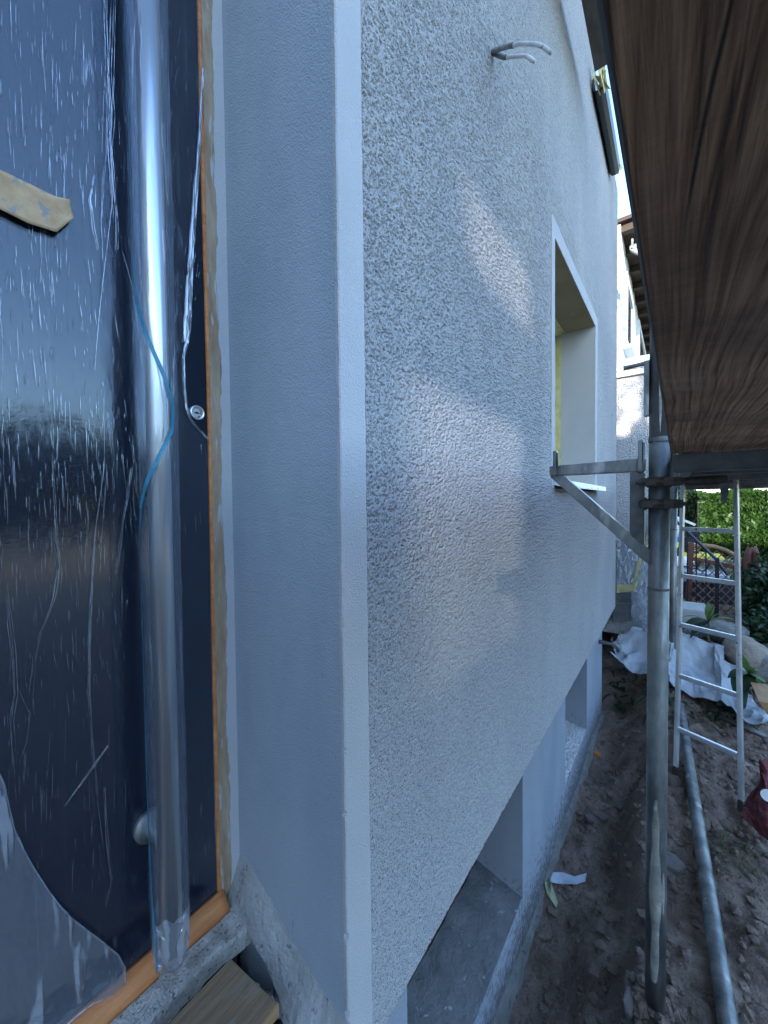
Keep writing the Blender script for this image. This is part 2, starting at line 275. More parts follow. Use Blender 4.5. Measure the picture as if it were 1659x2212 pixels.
# ------------------------------------------------------------------ builders
ORG = {}
def tag(o, label=None, cat=None, group=None, kind=None):
    if label: o['label'] = label
    if cat: o['category'] = cat
    if group: o['group'] = group
    if kind: o['kind'] = kind
    return o
def thing(name, label, cat, loc=(0, 0, 0), group=None):
    o = bpy.data.objects.new(name, None); COL.objects.link(o); o.location = loc; o.empty_display_size = .1
    ORG[o.name] = Vector(loc); return tag(o, label, cat, group)
def link(name, me, mat, parent=None, origin=(0, 0, 0), smooth=False):
    me.materials.append(mat)
    o = bpy.data.objects.new(name, me); COL.objects.link(o)
    if parent is not None:
        o.parent = parent; org = ORG[parent.name]
    else:
        org = Vector(origin); o.location = org
    ORG[o.name] = org
    if org.length: me.transform(Matrix.Translation(-org))
    if smooth: me.polygons.foreach_set('use_smooth', [True]*len(me.polygons))
    return o
class MB:
    def __init__(s): s.v = []; s.f = []
    def add(s, vs, fs):
        k = len(s.v); s.v += [tuple(p) for p in vs]; s.f += [tuple(i+k for i in f) for f in fs]; return s
    def box(s, a, b):
        x0, y0, z0 = (min(a[i], b[i]) for i in range(3)); x1, y1, z1 = (max(a[i], b[i]) for i in range(3))
        return s.add([(x0, y0, z0), (x1, y0, z0), (x1, y1, z0), (x0, y1, z0), (x0, y0, z1), (x1, y0, z1), (x1, y1, z1), (x0, y1, z1)],
                     [(0, 3, 2, 1), (4, 5, 6, 7), (0, 1, 5, 4), (1, 2, 6, 5), (2, 3, 7, 6), (3, 0, 4, 7)])
    def bar(s, a, b, w, h, up=(0, 0, 1)):
        a = Vector(a); b = Vector(b); d = (b-a).normalized(); sd = d.cross(Vector(up)).normalized(); u = sd.cross(d)
        vs = [p + sd*i*w/2 + u*j*h/2 for p in (a, b) for i, j in ((-1, -1), (1, -1), (1, 1), (-1, 1))]
        return s.add(vs, [(0, 1, 2, 3), (7, 6, 5, 4), (0, 4, 5, 1), (1, 5, 6, 2), (2, 6, 7, 3), (3, 7, 4, 0)])
    def tube(s, pts, r, n=12, cap=True, jit=0):
        pts = [Vector(p) for p in pts]; rs = r if isinstance(r, (list, tuple)) else [r]*len(pts)
        ref = None; k = len(s.v); rings = []
        for i, p in enumerate(pts):
            d = (pts[min(i+1, len(pts)-1)] - pts[max(i-1, 0)]).normalized()
            if ref is None:
                ref = d.cross(Vector((0, 0, 1)) if abs(d.z) < .9 else Vector((1, 0, 0))).normalized()
            ref = (ref - d*ref.dot(d)).normalized(); o = d.cross(ref)
            rings.append([p + (ref*cos(2*pi*q/n) + o*sin(2*pi*q/n))*rs[i]*(1+random.uniform(-jit, jit)) for q in range(n)])
        vs = [q for rg in rings for q in rg]
        fs = [(i*n+q, i*n+(q+1) % n, (i+1)*n+(q+1) % n, (i+1)*n+q) for i in range(len(pts)-1) for q in range(n)]
        if cap: fs += [tuple(range(n-1, -1, -1)), tuple((len(pts)-1)*n+q for q in range(n))]
        return s.add(vs, fs)
    def prism(s, poly, dvec):
        """outline (3D points in one plane) pushed along dvec"""
        n = len(poly); d = Vector(dvec); vs = [Vector(p) for p in poly] + [Vector(p)+d for p in poly]
        return s.add(vs, [tuple(range(n-1, -1, -1)), tuple(range(n, 2*n))] + [(i, (i+1) % n, n+(i+1) % n, n+i) for i in range(n)])
    def lump(s, c, r, sub=1, sq=(1, 1, 1), jit=.25):
        bm = bmesh.new(); bmesh.ops.create_icosphere(bm, subdivisions=sub, radius=1)
        ph = [random.uniform(0, 6) for _ in range(6)]
        vs = []
        for v in bm.verts:
            k = 1 + jit*(sin(2.1*v.co.x+ph[0])+sin(2.7*v.co.y+ph[1])+sin(2.3*v.co.z+ph[2]))/2 + random.uniform(-jit, jit)*.35
            vs.append((c[0]+v.co.x*r*sq[0]*k, c[1]+v.co.y*r*sq[1]*k, c[2]+v.co.z*r*sq[2]*k))
        fs = [tuple(v.index for v in f.verts) for f in bm.faces]; bm.free(); return s.add(vs, fs)
    def build(s, name, mat, parent=None, origin=(0, 0, 0), smooth=False, bevel=0, fix=True):
        me = bpy.data.meshes.new(name); me.from_pydata(s.v, [], s.f)
        if fix or bevel:
            bm = bmesh.new(); bm.from_mesh(me)
            if bevel:
                es = [e for e in bm.edges if len(e.link_faces) == 2 and e.calc_face_angle(0) > .6]
                bmesh.ops.bevel(bm, geom=es, offset=bevel, segments=2, affect='EDGES', clamp_overlap=True)
            bmesh.ops.recalc_face_normals(bm, faces=bm.faces); bm.to_mesh(me); bm.free()
        return link(name, me, mat, parent, origin, smooth)
def npmesh(name, V, F):
    me = bpy.data.meshes.new(name); k = F.shape[1]
    me.vertices.add(len(V)); me.vertices.foreach_set('co', np.ascontiguousarray(V, dtype=np.float32).ravel())
    me.loops.add(F.size); me.loops.foreach_set('vertex_index', np.ascontiguousarray(F, dtype=np.int32).ravel())
    me.polygons.add(len(F)); me.polygons.foreach_set('loop_start', np.arange(len(F), dtype=np.int32)*k)
    me.update(); me.validate(); return me
TAB = RNG.random((512, 512))
def vnoise(x, y, sc, sd=0):
    x = np.asarray(x)*sc+37.3*sd+1000; y = np.asarray(y)*sc+91.7*sd+1000
    xi = np.floor(x).astype(int); yi = np.floor(y).astype(int); fx = x-xi; fy = y-yi
    fx = fx*fx*(3-2*fx); fy = fy*fy*(3-2*fy); a = xi % 512; b = yi % 512; a1 = (a+1) % 512; b1 = (b+1) % 512
    return (TAB[a, b]*(1-fx)+TAB[a1, b]*fx)*(1-fy) + (TAB[a, b1]*(1-fx)+TAB[a1, b1]*fx)*fy
def fbm(x, y, sc, o=4, sd=0):
    t = 0; a = .5
    for k in range(o): t = t + a*(vnoise(x, y, sc*2**k, sd+k)-.5)*2; a *= .5
    return t
def grid_faces(nr, nc):
    i = np.arange(nr*nc).reshape(nr, nc)
    return np.stack([i[:-1, :-1].ravel(), i[:-1, 1:].ravel(), i[1:, 1:].ravel(), i[1:, :-1].ravel()], 1)
def resample(poly, n):
    P = np.array([tuple(p) for p in poly], float); d = np.r_[0, np.cumsum(np.linalg.norm(np.diff(P, axis=0), axis=1))]
    t = np.linspace(0, d[-1], n); return np.stack([np.interp(t, d, P[:, k]) for k in range(3)], 1)
def loft(name, A, B, mat, n=60, m=24, wr=.02, sc=9, bulge=0, parent=None, sd=3, thick=.002, ridges=0, **kw):
    """cloth between two edge lines, wrinkled along its normal and given a thickness"""
    a = resample(A, n); b = resample(B, n); t = np.linspace(0, 1, m)[:, None, None]
    P = a[None]*(1-t)+b[None]*t
    du = np.gradient(P, axis=1); dv = np.gradient(P, axis=0); nr = np.cross(du, dv); nr /= np.linalg.norm(nr, axis=2, keepdims=True)+1e-9
    L = np.linalg.norm(np.diff(a, axis=0), axis=1).sum(); W = np.linalg.norm(a-b, axis=1).mean()
    U, V = np.meshgrid(np.linspace(0, L, n), np.linspace(0, W, m))
    h = fbm(U, V, sc, 4, sd)*wr
    if ridges: h = h + ridges*np.abs(fbm(U+.6*V, V*.35, sc*.8, 2, sd+9))
    h = h + bulge*np.sin(np.pi*t[:, :, 0])
    P = P + nr*h[:, :, None]; Q = P - nr*thick
    F = grid_faces(m, n); k = n*m; ed = []
    i = np.arange(k).reshape(m, n)
    for lp in (i[0], i[-1][::-1], i[:, -1], i[:, 0][::-1]): ed += [(lp[j], lp[j+1], lp[j+1]+k, lp[j]+k) for j in range(len(lp)-1)]
    me = npmesh(name, np.r_[P.reshape(-1, 3), Q.reshape(-1, 3)], np.r_[F[:, ::-1], F+k, np.array(ed)])
    return link(name, me, mat, parent, smooth=True, **kw)
def leaf_mesh(name, C, size, mat, asp=.5, up=.3, parent=None, origin=(0, 0, 0), nrm=None, spread=1.):
    """small leaf-sized faces at the points C"""
    n = len(C); d = RNG.normal(size=(n, 3))
    if nrm is not None: d = d*spread + nrm
    d[:, 2] += up; d /= np.linalg.norm(d, axis=1, keepdims=True)
    e = np.cross(d, RNG.normal(size=(n, 3))); e /= np.linalg.norm(e, axis=1, keepdims=True)
    s = (size*RNG.uniform(.6, 1.4, n))[:, None]
    V = np.stack([C-d*s*.5, C+e*s*asp*.5, C+d*s*.5, C-e*s*asp*.5], 1).reshape(-1, 3)
    return link(name, npmesh(name, V, np.arange(4*n).reshape(n, 4)), mat, parent, origin)
def sm(e0, e1, x):
    t = np.clip((np.asarray(x, float)-e0)/(e1-e0), 0, 1); return t*t*(3-2*t)

# ------------------------------------------------------------------ ground
def gz(x, y):
    x = np.asarray(x, float); y = np.asarray(y, float)
    near = sm(-1.6, -.2, y)*sm(4.6, 3.6, x)
    z = -.27*sm(-.34, -.08, y)*sm(4.6, 3.4, x)*(1-.25*fbm(x, y, 1.7, 2, 5))
    bank = sm(3.5, 4.4, x + .25*fbm(x, y, 2, 2, 8))*sm(-.12, -.5, y)
    z = z + .16*bank + .10*sm(4.0, 5.2, x)
    rough = sm(9, 5, np.abs(x-2))*sm(-3, -1.5, y)
    z = z + fbm(x, y, 5, 4, 2)*.055*rough + fbm(x, y, 24, 3, 4)*.026*rough + np.abs(fbm(x, y, 50, 2, 14))*.016*rough - .015*rough*near
    z = z - .10*np.exp(-((y+.22+.05*np.sin(x*5))/.06)**2)*sm(3.3, 2.6, x)*sm(.4, .9, x)
    return z
xs = np.r_[-80, -40, -20, -10, -5, np.arange(-2, .5, .1), np.arange(.5, 4.4, .016), np.arange(4.4, 8, .08), 8.3, 9, 10, 12, 15, 20, 30, 50, 90]
ys = np.r_[-90, -60, -40, -30, -24, -20, -16, -13, -10, -8, -6, -5, -4, -3, -2.5, np.arange(-2, -1.1, .06), np.arange(-1.1, .12, .014), .3, 1, 3, 8, 20, 60]
X, Y = np.meshgrid(xs, ys)
gm = npmesh('ground', np.stack([X, Y, gz(X, Y)], 2).reshape(-1, 3), grid_faces(len(ys), len(xs)))
ground = tag(link('ground', gm, m_dirt, smooth=True), kind='structure')
G = lambda x, y: float(gz(x, y))
def gat(px, py):
    """the ground point at a point of the photograph"""
    z = 0
    for _ in range(30): p = at(px, py, 'z', z); z = .6*z + .4*G(p.x, p.y)
    return Vector((p.x, p.y, G(p.x, p.y)))

# ------------------------------------------------------------------ the house
FX = .431                                   # corner of the door recess
house = thing('house', 'grey rendered house with coarse facade, smooth corner strip and dark front door', 'house', (.43, .15, 0))
WL, WR, WT, WB = 1.745, 2.775, 2.548, 1.56  # the window opening
BL, BR, BT, BBt = 1.69, 2.865, 2.622, 1.50  # its smooth surround
XE, ZB, ZT = 3.92, .507, 4.1
cols = [at(px, 1100, 'y', 0).x for px in np.arange(790, 1330, 1.5)]
cols = np.array(sorted([c for c in cols if .492 < c < XE] + [.492, XE, BL, BR])); cols = cols[np.r_[True, np.diff(cols) > 3e-4]]
rows = np.array(sorted(list(np.arange(ZB, 2.75, .0018)) + list(np.arange(2.75, ZT, .003)) + [ZT, BT, BBt])); rows = rows[np.r_[True, np.diff(rows) > 3e-4]]
GX, GZ = np.meshgrid(cols, rows)
pit = vnoise(GX*1.15, GZ, 285, 1)*.60 + vnoise(GX*1.1, GZ, 470, 2)*.40
lf = fbm(GX, GZ, 1.6, 4, 21); dep = sm(.45+.06*lf, .34+.05*lf, pit)*.0036*(1-.35*sm(1.35, .9, GZ)) - (vnoise(GX, GZ, 260, 5)-.5)*.0012
fade = 1 - .5*sm(1.2, 2.6, GX)
GY = dep*fade - .0015 + fbm(GX, GZ, 3, 2, 6)*.0015
C4 = grid_faces(len(rows), len(cols))
cx = (GX[:-1, :-1]+GX[1:, 1:]).ravel()/2; cz = (GZ[:-1, :-1]+GZ[1:, 1:]).ravel()/2
C4 = C4[~((cx > BL) & (cx < BR) & (cz > BBt) & (cz < BT))]
V = np.stack([GX, GY, GZ], 2).reshape(-1, 3); nv = len(V); nr, nc = GX.shape; idx = np.arange(nv).reshape(nr, nc)
# returned edges all round, so that the render has its thickness
ex = []; evs = []
for lp in (idx[0], idx[-1][::-1], idx[:, -1], idx[:, 0][::-1]):
    b0 = nv+len(evs); P = V[lp].copy(); P[:, 1] = .034; evs += list(P)
    ex += [(lp[j+1], lp[j], b0+j, b0+j+1) for j in range(len(lp)-1)]
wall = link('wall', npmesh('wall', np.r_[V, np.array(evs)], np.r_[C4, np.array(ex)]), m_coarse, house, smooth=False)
# masonry behind the render, around the openings
c = MB()
for (x0, x1, z0, z1) in ((.50, BL+.02, .52, 4.06), (BL+.02, BR-.02, 2.58, 4.06), (BL+.02, BR-.02, .52, 1.49), (BR-.02, 3.90, .52, 4.06)):
    c.box((x0, .035, z0), (x1, .20, z1))
c.box((.50, .262, .52), (3.905, 5.2, 4.05)); c.box((.55, .32, -.4), (3.3, 5.1, .515))
c.box((-3.2, .0, -.2), (-.8, .5, 4.06)); c.box((-3.2, .5, -.2), (.497, 5.2, 4.05)); c.box((-.8, .02, 2.97), (.428, .5, 4.06))
c.build('masonry', m_reveal, house)
# smooth strip on the corner and the reveal of the door
cs = MB(); zc_ = np.arange(ZB-.2, ZT, .006)
for z in zc_:
    e1 = .0014*float(fbm(z, 0, 26, 4, 2)) + .0007*float(fbm(z, 3, 3, 2, 4)); e2 = .0022*float(fbm(z, 8, 60, 3, 5)); chp = max(0, float(fbm(z, 5, 40, 3, 9))-.42)*.012
    cs.v += [(FX-.0005+e1, .0046, z), (FX-.001+e1+chp, -.0015+chp, z), (FX+.0012+e1+chp, -.0034, z), (.46, -.0036+.0006*float(fbm(z, 7, 12, 3, 7)), z), (.4895+e2, -.0034, z), (.4925+e2, .0015, z)]
cs.f += [(i*6+j, i*6+j+1, i*6+j+7, i*6+j+6) for i in range(len(zc_)-1) for j in range(5)]
cs.build('corner_strip', m_trim, house)
rv = MB(); rv.box((FX, .0045, .2), (.497, .302, ZT-.05)); rv.build('door_reveal', m_reveal, house)
# grey-blue plinth with two cellar windows
PX1, PY = 3.40, .035
b1, b2 = (.652, 1.43), (2.133, 2.752)
pl = MB()
for x0, x1 in ((.432, b1[0]), (b1[1], b2[0]), (b2[1], PX1)): pl.box((x0, PY, -.42), (x1, .30, ZB+.004))
for x0, x1 in (b1, b2): pl.box((x0, PY+.0015, -.42), (x1, .30, -.052))
pl.build('plinth', m_plinth, house)
ft = MB(); n_ = 90; top = [(x, .0185+.006*random.random(), -.225+.02*math.sin(x*7)+random.uniform(-.007, .007)) for x in np.linspace(.45, PX1+.01, n_)]
for k in range(n_-1):
    a, b_ = top[k], top[k+1]
    ft.add([a, b_, (b_[0], .036, b_[2]+.006), (a[0], .036, a[2]+.006), (a[0], a[1]-.012, -.46), (b_[0], b_[1]-.012, -.46)], [(0, 1, 2, 3), (1, 0, 4, 5)])
ft.build('mortar_band', m_bandmortar, house, smooth=True)
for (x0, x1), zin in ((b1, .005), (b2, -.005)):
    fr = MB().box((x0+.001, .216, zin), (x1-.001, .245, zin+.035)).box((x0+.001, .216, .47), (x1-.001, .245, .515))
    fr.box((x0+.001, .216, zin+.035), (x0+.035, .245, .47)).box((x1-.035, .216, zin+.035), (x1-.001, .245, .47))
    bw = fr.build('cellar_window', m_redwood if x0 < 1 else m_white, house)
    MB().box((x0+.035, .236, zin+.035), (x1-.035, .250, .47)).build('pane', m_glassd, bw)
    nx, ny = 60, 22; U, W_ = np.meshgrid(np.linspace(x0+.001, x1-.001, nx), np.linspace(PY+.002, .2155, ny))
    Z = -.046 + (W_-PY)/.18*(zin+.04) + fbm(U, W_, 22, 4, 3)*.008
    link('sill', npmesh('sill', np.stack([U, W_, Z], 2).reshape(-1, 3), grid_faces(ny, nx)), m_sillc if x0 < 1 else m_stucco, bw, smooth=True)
# window on the ground floor
fr = MB()
for a, b_ in (((WL-.01, WL+.07), (WB, WT)), ((WR-.07, WR+.01), (WB, WT)), ((WL+.07, WR-.07), (WB, WB+.07)), ((WL+.07, WR-.07), (WT-.07, WT))):
    fr.box((a[0], .235, b_[0]), (a[1], .262, b_[1]))
win = fr.build('window', m_white, house)
MB().box((WL+.07, .25, WB+.07), (WR-.07, .259, WT-.07)).build('pane', m_glassd, win)
rvm = MB()
for xa, xb in ((WL-.03, WL), (WR, WR+.03)): MB().box((xa, .0005, WB-.05), (xb, .2345, WT+.03)).build('reveal', m_winreveal, win)
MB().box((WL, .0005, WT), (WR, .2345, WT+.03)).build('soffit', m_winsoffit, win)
sb = MB()
sb.box((BL+.0005, -.003, BBt), (WL, -.0001, BT-.0005)).box((WR, -.003, BBt), (BR-.0005, -.0001, BT-.0005)).box((WL, -.003, WT), (WR, -.0001, BT-.0005))
sb.build('surround', m_surround, win)
tp = MB()
tp.bar((WR-.022, .232, WB+.02), (WR-.02, .231, WT-.03), .05, .004, (0, 1, 0)); tp.bar((WR-.006, .215, WB+.02), (WR-.005, .212, WT-.02), .004, .03, (0, 1, 0))
tp.bar((WL+.03, .215, WT-.006), (WR-.01, .213, WT-.007), .05, .004); tp.bar((WL+.05, .19, WT-.012), (WR-.03, .185, WT-.004), .03, .006)
tp.bar((WL+.022, .232, WB+.02), (WL+.02, .231, WT-.03), .05, .004, (0, 1, 0))
tp.build('masking_tape', m_yellow, win)
sl_ = MB().prism([(WL-.02, .23, 1.56), (WL-.02, -.052, 1.532), (WL-.02, -.054, 1.505), (WL-.02, -.040, 1.505), (WL-.02, -.0, 1.515), (WL-.02, .23, 1.535)], (WR-WL+.11, 0, 0))
sl_.build('sill', M('scraped_white_sill', (.62, .66, .72), (.74, .77, .80), .4, .1, scale=5, spots=((.22, .21, .19), 34, .60)), win)
# eaves gutter with taped ends, roof
p0, p1 = at(1293, 196, 'y', -.035), at(1327, 352, 'y', -.035)
gzc = (p0.z+p1.z)/2
gt = MB(); prof = [(-.002, .045), (-.004, -.02), (-.02, -.045), (-.045, -.05), (-.066, -.035), (-.072, .03), (-.066, .036), (-.062, .03), (-.056, -.03), (-.02, -.035), (-.010, .045)]
gt.prism([(p0.x, y, gzc+z) for y, z in prof], (p1.x-p0.x, 0, 0))
gut = gt.build('gutter', m_anth, house, bevel=.002)
for xa in (p0.x, p1.x):
    t_ = MB(); k_ = -1 if xa == p0.x else 1
    for q_ in range(7):
        c_ = Vector((xa+k_*random.uniform(0, .05), -.04+random.uniform(-.03, .02), gzc+random.uniform(-.03, .05))); u_ = Vector((k_*random.uniform(.04, .11), random.uniform(-.03, .03), random.uniform(-.02, .06))); v_ = Vector((random.uniform(-.02, .02), random.uniform(-.05, .05), random.uniform(-.06, .06)))
        t_.add([c_-u_*.5-v_*.5, c_+u_*.5-v_*.35, c_+u_*.5+v_*.4, c_-u_*.5+v_*.5, c_-u_*.5-v_*.5+Vector((0, .004, .003)), c_+u_*.5-v_*.35+Vector((0, .004, .003)), c_+u_*.5+v_*.4+Vector((0, .004, .003)), c_-u_*.5+v_*.5+Vector((0, .004, .003))], [(0, 1, 2, 3), (7, 6, 5, 4), (0, 4, 5, 1), (1, 5, 6, 2), (2, 6, 7, 3), (3, 7, 4, 0)])
    t_.build('masking_tape', m_yellow, gut)
MB().box((-3.3, .02, ZT+.001), (3.93, 5.4, ZT+.14)).build('roof', m_galvd, house)
# --- front door
DZ = .672
dr = MB().box((-.72, .302, DZ), (.386, .36, 2.95)); door = dr.build('door', m_navy, house, bevel=.003)
hx, hy, hz0 = .2695, .2345, .728
MB().tube([(hx, hy, hz0), (hx, hy, 2.75)], .0165, 48).build('pull_handle', m_steel, door, smooth=False).data.polygons.foreach_set('use_smooth', [True]*50)
MB().tube([(hx-.002, .3015, .905), (hx-.002, .292, .905), (hx-.002, .283, .905), (hx-.001, hy+.01, .905)], [.026, .026, .013, .012], 28).build('handle_rose', m_galv, door, smooth=True)
lk = at(425, 892, 'y', .3)
ring = MB(); ri = [(0.0135, 0), (.0135, -.005), (.0115, -.0065), (.0095, -.004), (.0088, -.001)]
nS = 40; vs = [(lk.x+r_*cos(2*pi*q/nS), .3018+y_, lk.z+r_*sin(2*pi*q/nS)) for r_, y_ in ri for q in range(nS)]
ring.add(vs, [(i*nS+q, i*nS+(q+1) % nS, (i+1)*nS+(q+1) % nS, (i+1)*nS+q) for i in range(len(ri)-1) for q in range(nS)])
ring.build('lock_rose', m_steel, door, smooth=True)
MB().tube([(lk.x, .3025, lk.z), (lk.x, .2995, lk.z)], .0087, 32).build('lock_cylinder', m_alu, door)
MB().box((lk.x-.0045, .2990, lk.z-.0012), (lk.x+.0045, .2996, lk.z+.0012)).box((lk.x-.0012, .2990, lk.z-.0022), (lk.x+.0012, .2996, lk.z+.0022)).build('keyhole', m_iron, door)
# foam seal, brown tape and smeared mortar along the jamb
def strip(name, xa, xb, y, z0, z1, mat, ja, jb, th=.003, n=160, sd=1):
    zz = np.linspace(z0, z1, n); A = [(xa+ja*float(fbm(z, 0, 9, 3, sd)+.5*fbm(z, 2, 55, 3, sd+2)), y, z) for z in zz]; B = [(xb+jb*float(fbm(z, 5, 14, 4, sd+3)), y, z) for z in zz]
    mb = MB(); k = n
    vs = A + B + [(p[0], y+th, p[2]) for p in A] + [(p[0], y+th, p[2]) for p in B]
    fs = []
    for i in range(n-1):
        fs += [(i, i+1, k+i+1, k+i), (2*k+i+1, 2*k+i, i, i+1)[::-1], (k+i, k+i+1, 3*k+i+1, 3*k+i)]
    return mb.add(vs, fs).build(name, mat, jamb, smooth=False)
jb_ = MB().box((.3885, .3035, .60), (.4305, .40, 2.96)); jamb = jb_.build('door_frame', m_browntape, house)
fs_ = MB().tube([(.3895+.0012*sin(z*5), .303, z) for z in np.linspace(.66, 2.93, 60)], .0048, 10); fs_.build('foam_seal', m_foam, jamb, smooth=True)
strip('tape', .3905, .4135, .2985, .672, 2.94, m_browntape, .001, .003)
strip('mortar_smear', .4100, .4308, .2965, .665, 2.94, m_trim, .007, .0, .0045, n=700, sd=6)
# orange foam lying along the foot of the door
fo = MB(); L_ = np.linspace(-.72, .394, 90)
pf = [(.301, .688), (.296, .687), (.288, .678), (.279, .670), (.275, .662), (.278, .652), (.301, .652)]
for i, x in enumerate(L_):
    for (y, z) in pf: fo.v.append((x, y+.0025*float(fbm(x, y*9, 14, 3, 2)), z+.002*float(fbm(x, z*9, 18, 3, 4))))
k = len(pf); fo.f += [(i*k+j, i*k+(j+1) % k, (i+1)*k+(j+1) % k, (i+1)*k+j) for i in range(len(L_)-1) for j in range(k)] + [tuple(range(k)), tuple((len(L_)-1)*k+j for j in range(k))[::-1]]
fo.build('foam_seal', m_foam, jamb, smooth=True)
# rough concrete threshold with a broken front edge, then the bitumen gap
nx, ny = 150, 40; U, W_ = np.meshgrid(np.linspace(-.72, .431, nx), np.linspace(0, 1, ny))
edge = .238 + .012*fbm(U, U*0, 9, 5, 1) - .01*sm(.36, .43, U)
Yy = .30 - W_*(.30-edge); Z = .654 - .012*W_ + fbm(U, Yy, 40, 4, 6)*.007 - .03*sm(.93, 1.0, W_)
tm = link('threshold', npmesh('threshold', np.stack([U, Yy, Z], 2).reshape(-1, 3), grid_faces(ny, nx)), m_rough, house, smooth=True)
MB().box((-.75, .03, -.3), (.40, .32, .52)).box((-.75, .262, .52), (.40, .32, .63)).build('landing', m_black, house)
# mortar fillet at the foot of the reveal
nx, ny = 90, 18; U, W_ = np.meshgrid(np.linspace(.302, -.004, nx), np.linspace(0, 1, ny))
wd = .030 + .010*fbm(U, U*0, 12, 4, 3) + .05*sm(.16, .0, U); zt = .735 - .11*sm(.30, 0, U) + .006*fbm(U, U*0+3, 20, 3, 7)
Xx = .4325 - wd*W_; Z = zt - (W_**.8)*(.085+.03*sm(.2, 0, U)) + fbm(Xx*2, U, 30, 3, 9)*.006; Xx = Xx - .004*np.sin(np.pi*W_)
link('mortar_fillet', npmesh('mortar_fillet', np.stack([Xx, U, Z], 2).reshape(-1, 3), grid_faces(ny, nx)), m_mortar, house, smooth=True)

# film, sleeve, paper tape on the door: each lies on it and lifts off
edge_px = [(437, 150), (432, 260), (424, 380), (416, 500), (409, 620), (404, 700), (396, 745), (402, 790), (399, 838), (405, 880), (410, 905), (424, 922), (436, 936), (449, 948)]
ep = [at(px, py, 'y', .2985) for px, py in edge_px]
zz = np.linspace(2.9, .685, 260); ez = [2.9, 2.35] + [p.z for p in ep] + [1.55, .685]; exx = [.384, .384] + [p.x for p in ep] + [.3845, .3845]
xr = np.interp(-zz, -np.array(ez), exx); nxf = 60
U = np.linspace(0, 1, nxf)[None, :]; Xf = -.70*(1-U) + xr[:, None]*U; Zf = np.repeat(zz[:, None], nxf, 1)
Yf = .2985 - .0012*np.abs(fbm(Xf*2.2, Zf*.3, 9, 3, 2)) - .004*sm(.97, 1, U)*np.abs(fbm(Zf, Xf, 30, 3, 4))
pfm = link('protective_film', npmesh('protective_film', np.stack([Xf, Yf, Zf], 2).reshape(-1, 3), grid_faces(260, nxf)), m_film, None, (0, .2985, .685), smooth=True)
tag(pfm, 'clear streaky plastic film stuck over the dark blue front door', 'plastic film')
def ribbon(px_l, y, wd, name, mat, parent, sd=1, dpt=.004, n=70):
    P = resample([at(px, py, 'y', y) for px, py in px_l], n); mb = MB(); vs = []
    for i, p in enumerate(P):
        w_ = wd[0]+(wd[1]-wd[0])*i/(n-1); w_ *= .75+.5*float(vnoise(i*.23, sd, 1, sd))
        dx = .0012*float(fbm(i*.11, sd, 1, 3, sd))
        for q, (a, d_) in enumerate(((-.5, 0), (-.2, -dpt), (.05, -dpt*.3), (.25, -dpt*.9), (.5, 0))): vs.append((p[0]+dx+a*w_, p[1]+d_, p[2]))
    mb.add(vs, [(i*5+q, i*5+q+1, (i+1)*5+q+1, (i+1)*5+q) for i in range(n-1) for q in range(4)])
    return mb.build(name, mat, parent, smooth=True)
ribbon([(437, 150), (430, 300), (422, 420), (412, 560), (405, 690), (400, 742)], .2965, (.003, .014), 'torn_edge', m_filmroll, pfm, 1, .006)
ribbon([(404, 735), (396, 770), (398, 838), (403, 880), (412, 908), (430, 928), (450, 950)], .2968, (.006, .006), 'torn_edge', m_filmroll, pfm, 4, .003)
folds = [([(242, 0), (236, 160), (243, 250), (238, 330), (244, 420), (228, 560), (214, 690), (204, 800)], .0035, .002),
    ([(250, 0), (245, 170), (236, 300), (250, 470), (248, 540)], .003, .001), ([(228, 0), (232, 150), (228, 330)], .002, .001),
    ([(232, 300), (222, 390), (218, 470), (222, 560)], .001, .002), ([(205, 380), (197, 430), (203, 500), (213, 540)], .004, .001),
    ([(262, 540), (290, 640), (306, 760), (310, 850)], .0012, .001), ([(300, 560), (312, 690), (314, 800)], .001, .001),
    ([(222, 860), (226, 1000), (205, 1150), (192, 1350), (190, 1500), (198, 1600), (208, 1720), (224, 1830)], .0012, .004),
    ([(112, 980), (120, 1120), (127, 1230), (118, 1290), (88, 1370), (76, 1440), (70, 1500)], .003, .0015), ([(118, 1140), (128, 1220), (126, 1280)], .002, .0012),
    ([(0, 1150), (12, 1260), (30, 1420), (34, 1500), (24, 1560), (28, 1650)], .0015, .002), ([(36, 1480), (64, 1540), (58, 1600), (40, 1650)], .0012, .001),
    ([(205, 1170), (200, 1260), (193, 1400)], .0015, .001), ([(192, 1100), (182, 1240)], .001, .001), ([(230, 1020), (222, 1120), (216, 1240)], .001, .0012),
    ([(270, 1060), (292, 1090)], .001, .001), ([(286, 1010), (268, 1130), (252, 1240)], .0014, .0008), ([(280, 940), (290, 1010)], .0008, .0008),
    ([(0, 620), (4, 720), (2, 850)], .0012, .001), ([(142, 330), (140, 420), (146, 520)], .001, .0015), ([(0, 880), (9, 960), (8, 1050)], .0012, .0008),
    ([(140, 1740), (232, 1610)], .0008, .0006), ([(225, 1700), (232, 1830), (240, 1900), (228, 1960)], .003, .0015)]
fm = MB()
def thread(px_l, w0, w1, sd):
    P = resample([at(px, py, 'y', .2968) for px, py in px_l], 60); k = len(fm.v)
    for i, p in enumerate(P):
        t = i/59; w_ = (w0+(w1-w0)*t)*(.15+1.1*float(vnoise(i*.13, sd, 1, sd)))*sin(pi*(.03+.94*t))**.5; dx = .0022*float(fbm(i*.06, sd, 1, 3, sd))
        fm.v += [(p[0]+dx-w_/2, p[1], p[2]), (p[0]+dx, p[1]-.0014, p[2]), (p[0]+dx+w_/2, p[1], p[2])]
    fm.f.extend([(k+i*3+j, k+i*3+j+1, k+i*3+j+4, k+i*3+j+3) for i in range(59) for j in (0, 1)])
